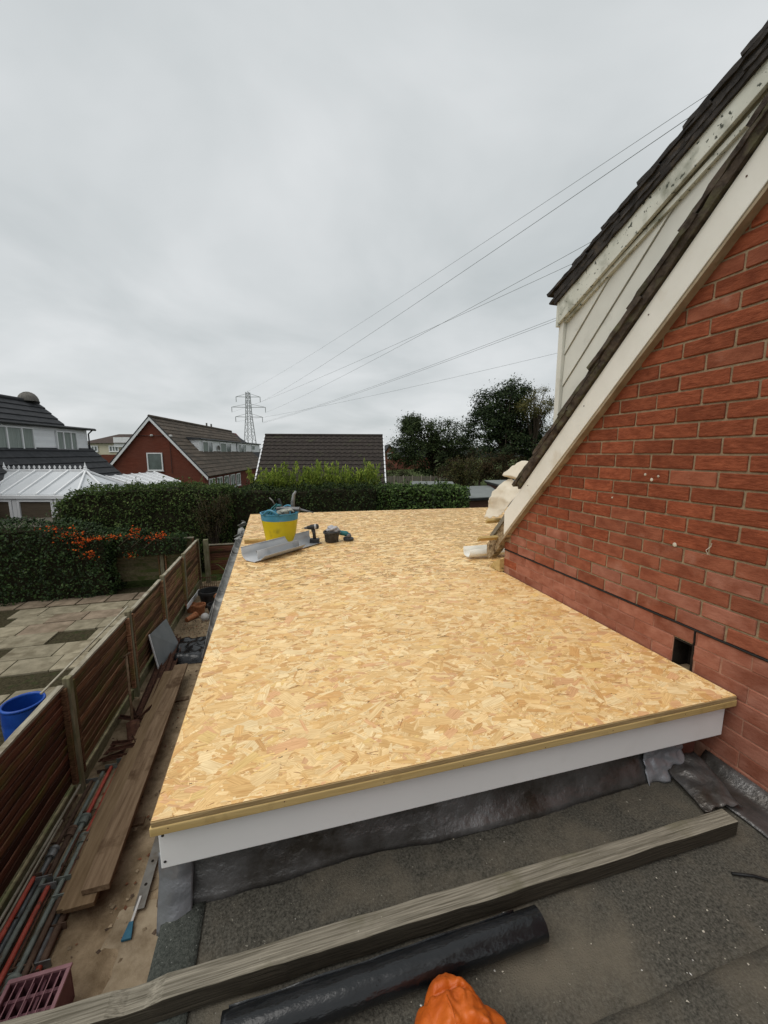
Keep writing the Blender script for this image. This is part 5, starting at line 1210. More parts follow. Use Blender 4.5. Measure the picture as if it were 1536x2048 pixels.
shrub('twiggy_shrub', 'brownish bare stemmed shrub between the clipped hedge and the dark hedge', (-2.05,13.2,.4), 2.35, .75, 36, 26, [(.045,.035,.014),(.06,.05,.02),(.03,.04,.014)], [3,3,2], .065, 4)
shrub('autumn_bush', 'loose yellow green bush with bare twigs by the grey shed roofs', (12.0,24.0,.2), 3.7, 1.6, 80, 26, [(.075,.075,.022),(.10,.09,.03),(.06,.05,.022),(.045,.06,.02)], [3,2,3,3], .10, 8)
# trees
DK = [(.022,.036,.015),(.036,.054,.020),(.052,.074,.028),(.012,.02,.009)]
tree('round_tree', 'rounded dark green tree left of the tallest tree', (17.2,42.8,0), 8.0, [(-1.6,0,5.9,2.6,2.2,2.0),(1.6,0,5.4,2.9,2.4,2.2),(-3.3,0,4.2,1.8,1.6,1.8),(3.3,.5,4.0,2.4,2,2.0),(0,-1,3.4,3.8,2,2.0),(-2.6,0,7.0,.9,.9,.8)], 330, 24000, .22, [(.030,.046,.018),(.046,.066,.024),(.064,.086,.03),(.016,.024,.010)], [4,4,2,2], .30, seed=11)
tree('tall_oak', 'tallest dark tree beside the white dormer', (22.6,36.2,0), 11.6, [(-1.2,0,8.7,2.2,2,1.8),(.6,0,9.2,1.9,2,1.9),(-2.6,0,6.6,1.9,1.8,1.6),(.4,-.5,6.6,2.8,2.4,2.2),(2.4,.8,5.8,1.8,1.6,1.6),(0,-1,4.2,4.2,2,1.9),(3.4,0,4.4,2.6,2,2)], 380, 30000, .21, DK, [4,4,2,3], .38, seed=21)
tree('autumn_tree', 'thin yellowing tree top showing beside the dormer corner', (24.1,33.7,0), 10.6, [(.3,0,8.7,1.5,1.2,1.35),(-.9,0,8.1,1.1,1.0,1.0),(1.4,0,7.4,1.5,1.2,1.5)], 110, 6500, .13, [(.105,.098,.030),(.14,.12,.038),(.075,.08,.028)], [3,2,3], .22, seed=31, openness=.35, fork=.45)
tree('brown_bush_tree', 'rusty brown low trees in front of the tall tree', (18.3,33.5,0), 4.6, [(0,0,2.8,2.6,1.6,1.5),(2.6,0,2.4,2.2,1.5,1.5),(-2.2,0,2.2,1.8,1.4,1.2)], 110, 9000, .17, [(.040,.026,.012),(.055,.036,.016),(.03,.03,.012)], [3,2,3], .14, seed=41)
tree('low_scrub', 'low grey green scrub in front of the far brick house', (11.3,41.5,0), 2.9, [(0,0,1.6,1.9,1.2,1.2),(-1.6,0,1.2,1.2,1,.9),(1.8,0,1.2,1.3,1,.9)], 70, 4200, .16, [(.045,.045,.025),(.06,.055,.03),(.03,.035,.016)], [3,2,3], .10, seed=51)
# far-off band of trees closing the horizon
def far_wood():
    P = []; Nn = []
    for _ in range(9000):
        a = random.uniform(-1.25, 1.25); d = random.uniform(330, 420); x = d*math.sin(a); y = d*math.cos(a); h = 6.5 + 3.0*nz(a*9, 3) + 1.6*nz(a*40, 1)
        P.append((x, y, random.random()**.7 * max(2, h))); Nn.append((0,-1,.5))
    o = leaf_mesh('far_wood', P, Nn, 5.0, pal(len(P), [(.07,.08,.07),(.085,.095,.085),(.06,.07,.06)], [1,1,1]), K['leaf'], None, aspect=.8)
    tag(o, 'distant line of trees along the horizon', 'wood', kind='stuff')
far_wood()

# ================================================================== HOUSES
TH = R(9.4); cT, sT = math.cos(TH), math.sin(TH)
def W(s_, r_, z): return Vector((s_*cT + r_*sT, -s_*sT + r_*cT, z))
def courses(parent, e0, e1, r0, r1, n, th, m, wave=0, name='tile_course'):
    """tile courses from eave line e0-e1 up to ridge line r0-r1"""
    e0, e1, r0, r1 = map(Vector, (e0, e1, r0, r1)); nrm = (e1-e0).cross(r0-e0).normalized()
    if nrm.z < 0: nrm = -nrm
    for k in range(n):
        a, b = k/n, (k+1)/n + .25/n*(k < n-1); s = MB(); L = ((e1-e0).length); nu = max(2, int(L/wave)*4) if wave else 2
        for i in range(nu+1):
            t = i/nu; w_ = (.5+.5*math.cos(i*math.pi/2))*.035 if wave else 0
            lo = e0.lerp(r0, a).lerp(e1.lerp(r1, a), t); hi = e0.lerp(r0, min(1,b)).lerp(e1.lerp(r1, min(1,b)), t)
            s.v += [lo + nrm*.0, lo + nrm*(th*2+w_), hi + nrm*(th*.6+w_*.8), hi]
        for i in range(nu):
            for j in range(4): s.f.append((i*4+j, i*4+(j+1) % 4, (i+1)*4+(j+1) % 4, (i+1)*4+j))
        s.f.append((0,1,2,3)); s.f.append(tuple(nu*4+j for j in range(4))); s.build(name, K[m], parent)
def window(parent, o, u, w_, h, lights, deep=.06, fr=.06, pane='pane', frame='upvc', name='window'):
    """window in plane at o (lower left), u = unit horizontal, outward normal n = u x z"""
    o = Vector(o); u = Vector(u).normalized(); z = Vector((0,0,1)); n = u.cross(z)
    def bar(a, b, c, d, mm, nm, par, off=.0, dp=deep):
        s = MB(); s.prism([o+u*a+z*c+n*off, o+u*b+z*c+n*off, o+u*b+z*d+n*off, o+u*a+z*d+n*off], n*dp); return s.build(nm, K[mm], par)
    wn = bar(0, w_, 0, h, frame, name, parent, .0, .02)
    fr_ = [(0,w_,0,fr),(0,w_,h-fr,h),(0,fr,fr,h-fr),(w_-fr,w_,fr,h-fr)]
    xs_ = [0]; tot = sum(lights)
    for l in lights: xs_.append(xs_[-1] + w_*l/tot)
    for q in fr_: bar(*q, frame, 'frame', wn, .021)
    for x in xs_[1:-1]: bar(x-fr/2, x+fr/2, fr, h-fr, frame, 'mullion', wn, .021)
    for i in range(len(lights)):
        a = xs_[i] + (fr if i == 0 else fr/2); b = xs_[i+1] - (fr if i == len(lights)-1 else fr/2); bar(a, b, fr, h-fr, pane if not isinstance(pane, list) else pane[i % len(pane)], 'pane', wn, .0215, .012)
    bar(-.05, w_+.05, -.05, -.002, frame, 'sill', wn, .0, deep+.06)
    return wn
UR = Vector((sT, cT, 0)); US = Vector((cT, -sT, 0))       # along the row / across it
# ---- gable house
ha = thing('gable_house', W(-16,46,0), 'red brick gable house with white bargeboards and a long white dormer', 'house')
s = MB(); s.prism([W(-20,35.06,0),W(-12.0,35.06,0),W(-12.0,35.06,2.15),W(-16.03,35.06,6.75),W(-20,35.06,2.15)], UR*26); s.build('wall', K['housebrick'], ha)
ro = MB(); ro.prism([W(-20.3,34.9,1.95),W(-16.03,34.9,6.83),W(-11.75,34.9,1.95),W(-11.75,34.9,1.85),W(-16.03,34.9,6.72),W(-20.3,34.9,1.85)], UR*24.0); rf = ro.build('roof', K['roof_brown'], ha)
courses(rf, W(-11.7,34.88,1.90), W(-11.7,60.5,1.90), W(-16.03,34.88,6.84), W(-16.03,58.6,6.84), 15, .035, 'roof_brown')
courses(rf, W(-20.35,34.88,1.90), W(-20.35,60.5,1.90), W(-16.03,34.88,6.84), W(-16.03,58.6,6.84), 12, .035, 'roof_brown')
s = MB(); s.prism([W(-11.7,60.5,1.9),W(-11.7,66.0,1.9),W(-13.6,66,4.1),W(-16.03,58.6,6.84)], (-.6,0,-.5)); s.build('hip_end', K['roof_slate'], rf)
s = MB()
s.tube([W(-16.03,34.85,6.92), W(-16.03,58.6,6.92)], .12, 8); s.build('ridge_tile', K['roof_brown'], rf)
for sg in (-1, 1):
    s = MB(); a = W(-16.03,34.84,6.80); b = W(-16.03+sg*4.33,34.84,1.86); s.beam(a, b, .04, .26, up=(0,-1,.0)); 
    s = MB(); s.prism([W(-16.03,34.82,6.86),W(-16.03+sg*4.36,34.82,1.88),W(-16.03+sg*4.36,34.82,1.60),W(-16.03,34.82,6.58)], UR*.05); s.build('bargeboard', K['upvc'], ha)
    s = MB(); s.prism([W(-16.03,34.80,6.97),W(-16.03+sg*4.38,34.80,1.99),W(-16.03+sg*4.38,34.80,1.885),W(-16.03,34.80,6.865)], UR*.10); s.build('verge_cap', K['roof_slate'], rf)
window(ha, W(-16.55,35.04,2.42), US, 1.25, 1.50, [1], fr=.09)
for (s_, z, r_) in ((-16.0,5.35,.13),(-14.5,5.30,.16)):
    blob('wall_lamp', W(s_,34.93,z), (r_,.10,r_*.7), 'ball', ha, 3, .1, 8)
s = MB(); s.tube([W(-18.2,34.99,5.32), W(-14.6,34.99,5.32), W(-14.6,34.99,2.2)], .022, 5); s.build('cable', K['gutter_black'], ha)
# dormer of the gable house
dm = MB(); dm.prism([W(-13.55,38.7,3.72),W(-13.55,38.7,5.14),W(-14.6,38.7,5.14),W(-14.6,38.7,4.90)], UR*26.3); da = dm.build('dormer', K['clad_white'], ha)
s = MB(); s.box(0,0,0,0,0,0); s = MB(); s.prism([W(-13.38,38.5,5.15),W(-13.38,38.5,5.30),W(-15.2,38.5,5.42),W(-15.2,38.5,5.15)], UR*26.8); s.build('dormer_roof', K['roof_slate'], da)
s = MB(); s.tube([W(-13.34,38.5,5.20), W(-13.34,65,5.20)], .06, 6); s.build('gutter', K['gutter_black'], da)
s = MB(); s.tube([W(-13.48,51.4,5.15), W(-13.48,51.4,3.75)], .05, 6); s.build('downpipe', K['gutter_black'], da)
for i in range(9): 
    s = MB(); z = 3.80 + .15*i; s.prism([W(-13.53,38.68,z),W(-14.5 if z > 4.3 else -13.9,38.68,z),W(-14.5 if z > 4.3 else -13.9,38.68,z+.135),W(-13.53,38.68,z+.135)], UR*-.02); s.build('cladding_board', K['clad_white'], da)
for (r0, w_, l) in ((39.4,2.9,[1.2,1]),(44.8,4.1,[1.2,1]),(52.3,3.7,[1,1.6,1]),(59.4,2.0,[1])):
    window(da, W(-13.545,r0,3.80 if r0 < 59 else 4.25), UR, w_, 1.24 if r0 < 59 else .75, l, fr=.11, pane=['curtain','pane'])
s = MB(); s.lathe(W(-13.46,43.9,4.4), [(.0001,0),(.16,.02),(.28,.09)], 12, axis=(.9,-.4,.2)); s.build('satellite_dish', K['dish'], da)
for r_ in (48.6, 50.2):
    s = MB(); s.tube([W(-16.03,r_,6.8), W(-16.03,r_,7.35)], .10, 6); s.build('vent_pipe', K['dish'], rf)
for k in range(5): window(ha, W(-11.99,35.9+2.2*k,.3), UR, 1.6, 1.35, [1,1], fr=.1)
# ---- dark roofed house with white dormer
hb = thing('dark_roofed_house', W(-16,16,0), 'dark tiled house with white clad dormer windows at the left edge', 'house')
s = MB(); s.prism([W(-20,6,0),W(-12.2,6,0),W(-12.2,6,2.75),W(-16.03,6,6.38),W(-20,6,2.75)], UR*16.6); s.build('wall', K['housebrick'], hb)
ro = MB(); ro.prism([W(-20.3,6,2.45),W(-16.03,6,6.46),W(-11.95,6,2.62),W(-11.95,6,2.5),W(-16.03,6,6.34),W(-20.3,6,2.35)], UR*16.8); rb = ro.build('roof', K['roof_slate'], hb)
courses(rb, W(-11.9,6,2.58), W(-11.9,22.6,2.58), W(-16.03,6,6.47), W(-16.03,22.95,6.47), 14, .04, 'roof_slate')
s = MB(); s.tube([W(-16.03,6,6.54), W(-16.03,22.95,6.54)], .10, 8); s.build('ridge_tile', K['roof_slate'], rb)
s = MB(); s.lathe(W(-16.03,22.3,6.52), [(.0001,.46),(.15,.43),(.32,.32),(.40,.15),(.42,0)], 20, axis=(0,0,1)); s.build('roof_cowl', K['dish'], rb, smooth=True)
for k in range(7):
    a = k*math.pi/7; s = MB(); s.tube([W(-16.03,22.3,6.52) + Vector((.425*math.cos(a)*math.cos(t), .425*math.sin(a)*math.cos(t), .465*math.sin(t))) for t in np.linspace(0, math.pi, 12)], .012, 4); s.build('cowl_rib', K['steel'], rb)
dm = MB(); dm.prism([W(-13.52,6,3.88),W(-13.52,6,5.08),W(-14.9,6,5.08),W(-14.5,6,4.6)], UR*16.45); db = dm.build('dormer', K['clad_white'], hb)
for i in range(8):
    z = 3.94 + .142*i; s = MB(); s.prism([W(-13.515,6,z),W(-13.515,22.43,z),W(-13.495,22.43,z),W(-13.495,6,z)], (0,0,.13)); s.build('cladding_board', K['clad_white'], db)
s = MB(); s.prism([W(-13.25,6,5.09),W(-13.25,6,5.19),W(-14.9,6,5.28),W(-14.9,6,5.09)], UR*16.75); s.build('dormer_roof', K['roof_slate'], db)
s = MB(); s.tube([W(-13.24,6,5.12), W(-13.24,22.75,5.12)], .055, 8); s.build('gutter', K['gutter_black'], db)
s = MB(); s.tube([W(-13.26,22.5,5.08), W(-13.44,22.47,4.9), W(-13.44,22.47,3.85)], .035, 6); s.build('downpipe', K['gutter_black'], db)
s = MB(); s.prism([W(-13.48,6,3.86),W(-13.48,22.45,3.86),W(-13.20,22.45,3.78),W(-13.20,6,3.78)], (0,0,.07)); s.build('lead_apron', K['lead'], db)
window(db, W(-13.49,16.6,4.02), UR, 2.15, .98, [1.2,1.2,1], fr=.06, pane='curtain')
window(db, W(-13.49,20.1,4.05), UR, 1.42, .90, [1,1.1,.9], fr=.06, pane='curtain')
# ---- conservatory
ex = Vector((.96,-.28,0)).normalized(); nn_ = Vector((-ex.y*-1, 0, 0)); nn_ = Vector((ex.y, -ex.x, 0))
RC = Vector((-8.3,17.4,0))
def Cn(a, b, z): return RC + ex*a + nn_*b + Vector((0,0,z))
co = thing('conservatory', RC, 'white conservatory with a spiked roof ridge left of the clipped hedge', 'conservatory')
RZ, EZ, EB = 3.26, 2.50, 1.45; RL, RRt, HX = -1.62, 1.45, 1.30
def gp(pts, nm='roof_panel', m='polycarb'):
    s = MB(); s.prism(pts, (0,0,.03)); return s.build(nm, K[m], co)
bays = np.linspace(RL, RRt, 6)
for a, b in zip(bays[:-1], bays[1:]):
    gp([Cn(a+.03,.06,RZ-.05), Cn(b-.03,.06,RZ-.05), Cn(b-.03,EB,EZ), Cn(a+.03,EB,EZ)])
    gp([Cn(a+.03,-.06,RZ-.05), Cn(b-.03,-.06,RZ-.05), Cn(b-.03,-EB,EZ), Cn(a+.03,-EB,EZ)])
corner = [Cn(RRt,EB,EZ), Cn(RRt+.75,EB,EZ), Cn(RRt+HX,.75,EZ), Cn(RRt+HX,-.75,EZ), Cn(RRt+.75,-EB,EZ), Cn(RRt,-EB,EZ)]
for p, q in zip(corner[:-1], corner[1:]):
    ap_ = Cn(RRt,0,RZ-.05); gp([ap_.lerp(p,.05), p.lerp(q,.03), q.lerp(p,.03)])
cornl = [Cn(RL,EB,EZ), Cn(RL-1.2,EB,EZ), Cn(RL-1.2,-EB,EZ), Cn(RL,-EB,EZ)]
for p, q in zip(cornl[:-1], cornl[1:]):
    ap_ = Cn(RL,0,RZ-.05); gp([ap_.lerp(p,.05), p.lerp(q,.03), q.lerp(p,.03)])
def bar(p, q, w_=.06, h=.07, nm='glazing_bar'): 
    s = MB(); s.beam(p, q, w_, h); return s.build(nm, K['upvc'], co, bevel=.008)
up_ = Vector((0,0,.04))
for a in bays:
    bar(Cn(a,.03,RZ)+up_*.5, Cn(a,EB+.02,EZ)+up_); bar(Cn(a,-.03,RZ)+up_*.5, Cn(a,-EB-.02,EZ)+up_)
for p in corner[1:-1]: bar(Cn(RRt,0,RZ)+up_*.5, p+up_)
for p in cornl[1:-1]: bar(Cn(RL,0,RZ)+up_*.5, p+up_)
bar(Cn(RL-.1,0,RZ+.02), Cn(RRt+.1,0,RZ+.02), .12, .08, 'ridge_beam')
bar(Cn(RL-1.25,EB+.05,EZ-.05), Cn(RRt+.78,EB+.05,EZ-.05), .10, .12, 'eaves_beam')
for p, q in zip(corner[1:-1], corner[2:]): bar(p+Vector((0,0,-.05)), q+Vector((0,0,-.05)), .10, .12, 'eaves_beam')
for k in range(15):
    x = RL + .18 + (RRt-RL-.36)*k/14; c = Cn(x,0,RZ+.06)
    s = MB(); d = ex*.05; s.prism([c-d*.3, c+d*.3, c+d*.25+Vector((0,0,.04)), c+d+Vector((0,0,.07)), c+Vector((0,0,.15)), c-d+Vector((0,0,.07)), c-d*.25+Vector((0,0,.04))], nn_*.015); s.build('cresting', K['upvc'], co)
for x in (RL, RRt):
    s = MB(); s.lathe(Cn(x,0,RZ+.05), [(.07,0),(.07,.03),(.045,.05),(.055,.09),(.03,.14),(.012,.24),(.0001,.28)], 12); s.build('finial', K['upvc'], co, smooth='auto')
# front walls with windows
s = MB(); s.prism([Cn(-2.9,EB-.08,0),Cn(2.35,EB-.08,0),Cn(2.35,-EB,0),Cn(-2.9,-EB,0)], (0,0,.55)); s.build('dwarf_wall', K['housebrick'], co)
x = -2.9
for w_, kind in ((1.05,'brown_blind'),(.95,'brown_blind'),(.10,None),(.78,'brown_blind'),(.14,None),(1.3,'brown_blind'),(.9,'brown_blind')):
    if kind: window(co, Cn(x+.02,EB-.02,.60), ex, w_-.04, EZ-.72, [1], fr=.09, pane=kind)
    else:
        s = MB(); s.prism([Cn(x,EB-.04,.55),Cn(x+w_,EB-.04,.55),Cn(x+w_,EB+.05,.55),Cn(x,EB+.05,.55)], (0,0,EZ-.66)); s.build('post', K['upvc'], co)
    x += w_
# grey shed roof in front of the conservatory
sg_ = thing('felted_lean_to', (-7.4,14.2,0), 'low brown felted shed roof between the ivy and the conservatory', 'shed')
s = MB(); s.prism([(-9.9,13.2,1.70),(-6.35,13.2,1.72),(-6.35,14.6,1.86),(-9.9,14.9,1.72)], (0,0,.06)); s.build('roof_sheet', K['felt'], sg_)
s = MB(); s.prism([(-9.8,13.3,0),(-6.4,13.3,0),(-6.4,14.8,0),(-9.8,15.0,0)], (0,0,1.69)); s.build('wall', K['shed_wood'], sg_)
# ---- lean-to glass roof right of the conservatory
ln = thing('glazed_canopy', (-6.2,19.6,0), 'white barred glass canopy beside the red gable house', 'canopy')
q = [Vector((-7.9,21.4,2.78)), Vector((-6.5,23.8,2.85)), Vector((-4.15,18.9,2.62)), Vector((-5.35,17.3,2.60))]
s = MB(); s.prism(q, (0,0,.02)); s.build('glass_sheet', K['polycarb'], ln)
for k in range(7):
    t = k/6; s = MB(); s.beam(q[0].lerp(q[1],t)+Vector((0,0,.05)), q[3].lerp(q[2],t)+Vector((0,0,.05)), .06, .07); s.build('glazing_bar', K['upvc'], ln)
for a, b in ((q[3],q[2]),(q[0],q[1])):
    s = MB(); s.beam(a+Vector((0,0,-.03)), b+Vector((0,0,-.03)), .09, .14); s.build('eaves_beam', K['upvc'], ln)
for t in (0,.33,.66,1):
    p = q[3].lerp(q[2], t); s = MB(); s.beam(Vector((p.x,p.y,0)), p, .09, .09, up=(1,0,0)); s.build('post', K['upvc'], ln)
s = MB(); a, b = q[3]+Vector((.02,.05,0)), q[2]+Vector((-.02,-.02,0)); s.prism([Vector((a.x,a.y,1.2)),Vector((b.x,b.y,1.2)),b+Vector((0,0,-.12)),a+Vector((0,0,-.12))], (-.02,.02,0)); s.build('pane', K['pane'], ln)
# ---- grey tiled bungalow roof
hc = thing('tiled_bungalow', (2.9,24.5,0), 'low building with a dark weathered tiled roof and white verges behind the conifer', 'bungalow')
A_, B_, C_, D_ = Vector((-.707,25.476,4.90)), Vector((6.232,23.612,4.90)), Vector((5.10,19.25,2.15)), Vector((-1.16,20.95,2.15))
A_, B_ = Vector((-.69,25.45,4.93)), Vector((6.25,23.63,4.90)); dv = (B_-A_).normalized(); D_ = Vector((-1.20,20.85,2.2)); C_ = D_ + dv*6.62
s = MB(); s.prism([D_+dv*.15, C_-dv*.15, B_-dv*.15+Vector((0,0,-.1)), A_+dv*.15+Vector((0,0,-.1))], (0,0,-.08)); rc = s.build('roof', K['roof_moss'], hc)
courses(rc, D_, C_, A_, B_, 13, .032, 'roof_moss', wave=.30)
s = MB(); s.tube([A_+Vector((0,0,.05)), B_+Vector((0,0,.05))], .10, 8); s.build('ridge_tile', K['roof_moss'], rc)
for p, q_, sg in ((D_, A_, -1), (C_, B_, 1)):
    for k in range(13):
        a = p.lerp(q_, k/13) + dv*sg*.03; b = p.lerp(q_, (k+.86)/13) + dv*sg*.03; s = MB(); s.beam(a+Vector((0,0,.02)), b+Vector((0,0,.02)), .07, .14); s.build('verge_piece', K['upvc'], rc)
bk = Vector((-dv.y*-1, 0, 0)); nb_ = Vector((-dv.y, dv.x, 0))
s = MB(); s.prism([A_+Vector((0,0,-.02)), B_+Vector((0,0,-.02)), B_+nb_*4+Vector((0,0,-2.6)), A_+nb_*4+Vector((0,0,-2.6))], (0,0,-.08)); s.build('rear_roof', K['roof_moss'], hc)
wa = [D_+dv*.3+nb_*.3, C_-dv*.3+nb_*.3, B_-dv*.3+nb_*3.6, A_+dv*.3+nb_*3.6]
s = MB(); s.prism([Vector((p.x,p.y,0)) for p in wa], (0,0,2.15)); s.build('wall', K['housebrick'], hc)
for p, q_ in ((D_, A_), (C_, B_)):
    off = dv*(.3 if p is D_ else -.3); s = MB(); s.prism([Vector((p.x,p.y,2.15))+off+nb_*.3, q_+off+Vector((0,0,-.15)), Vector((q_.x,q_.y,2.15))+off+nb_*3.6], dv*(.2 if p is D_ else -.2)); s.build('gable', K['housebrick'], hc)
# ---- flats far behind
ap = thing('block_of_flats', (-34,99,0), 'distant cream and brick flats with a brown hipped roof', 'flats')
u_ = Vector((.957,-.29,0)); v_ = Vector((.29,.957,0)); O_ = Vector((-40.6,100.3,0))
def Ap(a, b, z): return O_ + u_*a + v_*b + Vector((0,0,z))
s = MB(); s.prism([Ap(0,0,0),Ap(19,0,0),Ap(19,10,0),Ap(0,10,0)], (0,0,3.5)); s.build('brick_storey', K['housebrick'], ap)
s = MB(); s.prism([Ap(0,0,3.51),Ap(19,0,3.51),Ap(19,10,3.51),Ap(0,10,3.51)], (0,0,2.4)); s.build('rendered_storey', K['apt_cream'], ap)
s = MB(); s.add([Ap(-.6,-.6,5.95),Ap(19.6,-.6,5.95),Ap(19.6,10.6,5.95),Ap(-.6,10.6,5.95),Ap(4.5,5,8.1),Ap(15,5,8.1)], [(0,1,5,4),(1,2,5),(2,3,4,5),(3,0,4),(0,3,2,1)]); s.build('roof', K['apt_roof'], ap)
s = MB(); s.prism([Ap(6.9,-.3,5.1),Ap(10.5,-.3,5.1),Ap(10.5,1.8,5.1),Ap(6.9,1.8,5.1)], (0,0,2.1)); s.build('roof_box', K['upvc'], ap)
for x in (1.0,5.6,10.5,14.5):
    window(ap, Ap(x,-.05,4.1), u_, 2.2, 1.35, [1,.7,1], fr=.22, deep=.1)
    window(ap, Ap(x+1.2,-.05,1.0), u_, 1.3, 1.35, [1], fr=.2, deep=.1)
# ---- far red house by the trees
fh = thing('far_brick_house', (24.6,88,0), 'small distant red brick gable house between the tiled roof and the trees', 'house')
s = MB(); s.prism([(22.9,87,0),(26.4,87,0),(26.4,87,3.0),(24.65,87,5.4),(22.9,87,3.0)], (1.5,9,0)); s.build('wall', K['housebrick2'], fh)
s = MB(); s.prism([(22.6,86.8,2.7),(24.65,86.8,5.5),(26.7,86.8,2.7),(26.7,86.8,3.05),(24.65,86.8,5.85),(22.6,86.8,3.05)], (1.5,9.4,0)); s.build('roof', K['roof_slate'], fh)
window(fh, (24.1,86.93,2.7), (1,0,0), 1.0, 1.2, [1,1], fr=.14, deep=.06)
fh2 = thing('far_brick_house', (30,92,0), 'distant house roof half hidden by the rounded tree', 'house')
s = MB(); s.box(27,36,91,97,0,2.9); s.build('wall', K['housebrick2'], fh2)
s = MB(); s.prism([(26.7,90.7,2.9),(26.7,94,5.2),(26.7,97.3,2.9)], (9.6,0,0)); s.build('roof', K['roof_slate'], fh2)
# ---- grey flat roofs on the right
def flat_shed(label, pts, z, th=.10, m='shed_roof'):
    c = sum((Vector((x, y, 0)) for x, y in pts), Vector())/len(pts); t = thing('flat_roofed_shed', c, label, 'shed', 'flat roofed sheds')
    s = MB(); s.prism([(x, y, z) for x, y in pts], (0,0,.035)); s.build('roof_sheet', K[m], t)
    s = MB(); s.prism([(c.x+(x-c.x)*.985, c.y+(y-c.y)*.985, z-th) for x, y in pts], (0,0,th-.003)); s.build('roof_edge', K['gutter_black'], t)
    s = MB(); s.prism([(c.x+(x-c.x)*.93, c.y+(y-c.y)*.93, 0) for x, y in pts], (0,0,z-th-.004)); s.build('wall', K['shed_wood'], t)
flat_shed('nearest grey flat shed roof at the end of the laurel hedge', [(7.15,14.55),(9.3,14.75),(11.5,19.9),(9.2,19.5)], 2.06)
flat_shed('grey flat roof behind the nearest shed, half hidden by the bargeboard', [(10.2,15.6),(13.5,15.2),(14.8,20.4),(11.4,20.3)], 2.32)
flat_shed('low long grey roof beyond the laurel hedge', [(7.0,20.6),(9.3,19.7),(10.2,22.0),(8.0,23.0)], 2.16)
# far fence
for i in range(9):
    x = 9.6 + i*.9; y = 38.9 - i*.24; t = thing('grey_fence_bay', (x, y, 0), ['leftmost','second','third','fourth','middle','sixth','seventh','eighth','rightmost'][i] + ' bay of the far grey fence below the trees', 'fence', 'far grey fence')
    for k in range(4):
        s = MB(); s.box(x+.225*k, x+.225*k+.20, y-.02-.06*k, y+.02-.06*k, .05, 1.55); s.build('board', K['far_fence'], t)
    s = MB(); s.box(x-.06, x-.005, y-.06, y+.05, 0, 1.65); s.build('post', K['cap'], t)

# ================================================================== PYLON AND WIRES
PB = Vector((-15.6,251,0)); PH = 39.0
py = thing('pylon', PB, 'steel lattice electricity pylon on the horizon', 'pylon')
ax = Vector((.93,-.36,0)); ay = Vector((.36,.93,0))
def hw(z): return 3.3 - (3.3-1.35)*min(z,26)/26 if z < 26 else 1.35 - .45*(z-26)/13
def cor(i, z): 
    a, b = ((-1,-1),(1,-1),(1,1),(-1,1))[i % 4]; return PB + ax*a*hw(z) + ay*b*hw(z) + Vector((0,0,z))
RB = .13
for i in range(4):
    s = MB(); s.tube([cor(i,0), cor(i,26), cor(i,PH)], RB*1.5, 4); s.build('leg', K['pylon'], py)
lv = [0,5.5,10.5,15,19,22.5,26,29,32,35,37.5,PH]
for k in range(len(lv)-1):
    for i in range(4):
        s = MB(); s.tube([cor(i,lv[k]), cor(i+1,lv[k+1])], RB*.75, 4); s.build('brace', K['pylon'], py)
        s = MB(); s.tube([cor(i+1,lv[k]), cor(i,lv[k+1])], RB*.6, 4); s.build('brace', K['pylon'], py)
tips = []
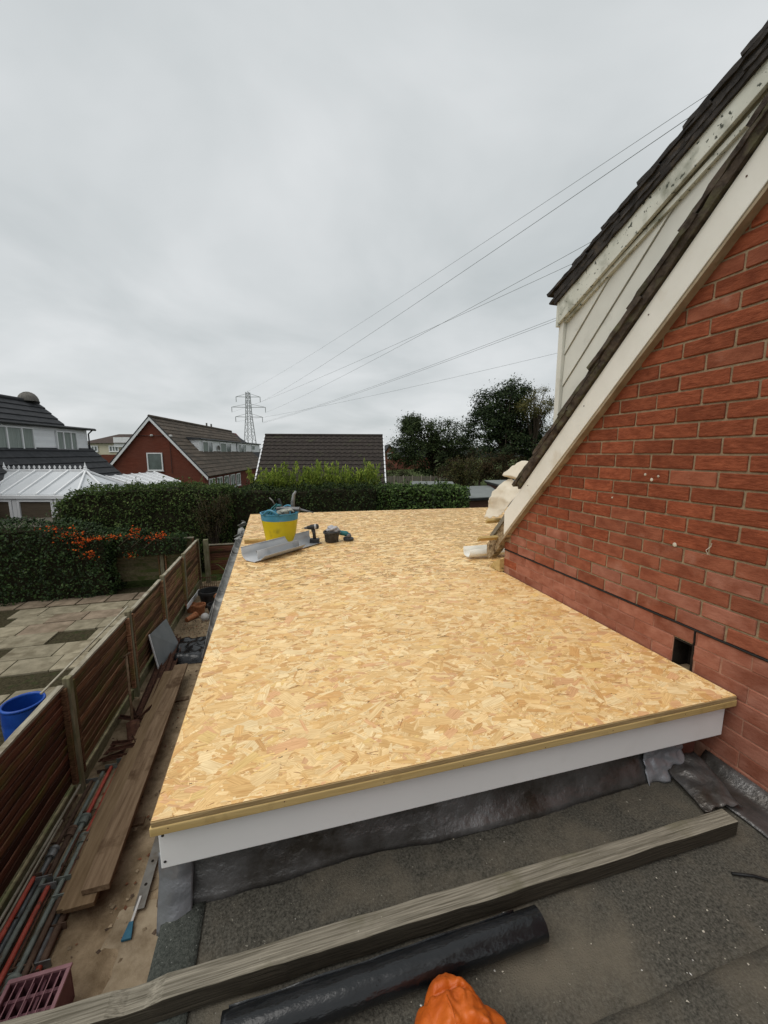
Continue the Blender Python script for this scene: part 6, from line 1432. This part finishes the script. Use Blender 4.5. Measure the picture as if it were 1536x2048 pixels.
for z, L in ((36.3,7.4),(30.4,10.4),(24.8,8.3)):
    for sg in (-1, 1):
        e_ = PB + ax*sg*L + Vector((0,0,z + (.3 if sg < 0 else -.1))); 
        arm = MB(); arm.tube([PB + ax*sg*hw(z) + Vector((0,0,z)), e_], RB*1.3, 4); ao = arm.build('cross_arm', K['pylon'], py)
        s = MB(); s.tube([PB + ax*sg*hw(z) + Vector((0,0,z+1.9)), e_], RB*.8, 4); s.build('arm_stay', K['pylon'], ao)
        s = MB(); s.tube([e_, e_ + Vector((0,0,-3.0))], RB*1.6, 6); s.build('insulator', K['pylon'], ao); tips.append(e_ + Vector((0,0,-3.0)))
s = MB(); s.tube([PB + Vector((0,0,PH)), PB + Vector((0,0,PH+.8))], RB, 4); s.build('peak', K['pylon'], py)
# conductors to the next tower beyond the dormer; two-point lines with sag
def ray_pt(u, v, zz_):
    P_ = R(8.6); Y_ = R(15.0)
    fw = Vector((math.sin(Y_)*math.cos(P_), math.cos(Y_)*math.cos(P_), -math.sin(P_))); rt = Vector((math.cos(Y_), -math.sin(Y_), 0)); up = rt.cross(fw)
    d = rt*(u-768) - up*(v-1024) + fw*785.0; return Vector((0,0,3.93)) + d*((zz_-3.93)/d.z)
# (start at the tower, passing point on the way to the next tower)
wl_ = [(PB + Vector((0,0,PH+.6)), (30.2,25.6,32.9), 'thin top earth wire running up towards the dormer', .018),
       (tips[1], (31.0,27.0,32.9), 'second highest power line, close below the earth wire', .026),
       (tips[3], (37.4,43.5,32.9), 'upper wire of the middle pair crossing the sky', .028),
       (tips[2], (39.3,48.2,32.9), 'lower wire of the middle pair crossing the sky', .028),
       (tips[5], (51.7,67.2,32.9), 'upper wire of the close pair reaching the dormer fascia', .034),
       (tips[5] + Vector((0,0,-.5)), (52.6,68.4,32.9), 'lower wire of the close pair reaching the dormer fascia', .034),
       (tips[4], (70.0,89.2,32.9), 'lowest power line, meeting the dormer above the trees', .034)]
for (a, b, lab, r_) in wl_:
    b = Vector(b); b.z -= 0.0; a = Vector(a)
    b = Vector((b.x, b.y, b.z - 3.93)); L = b.length  # passing point at height 29 above ground
    b = Vector((b.x, b.y, 29.0)); pts = []; ra = []
    d = b - a
    for k in range(41):
        t = 1.25*k/40; p = a + d*t; p.z -= 4*1.0*max(0, t*(1-t)) * 1.2; pts.append(p); dist = (p - Vector((0,0,3.93))).length; ra.append(r_)
    s = MB(); s.tube(pts, ra, 5); tag(s.build('power_line', K['wire'], smooth=True), lab, 'power line', 'overhead power lines')
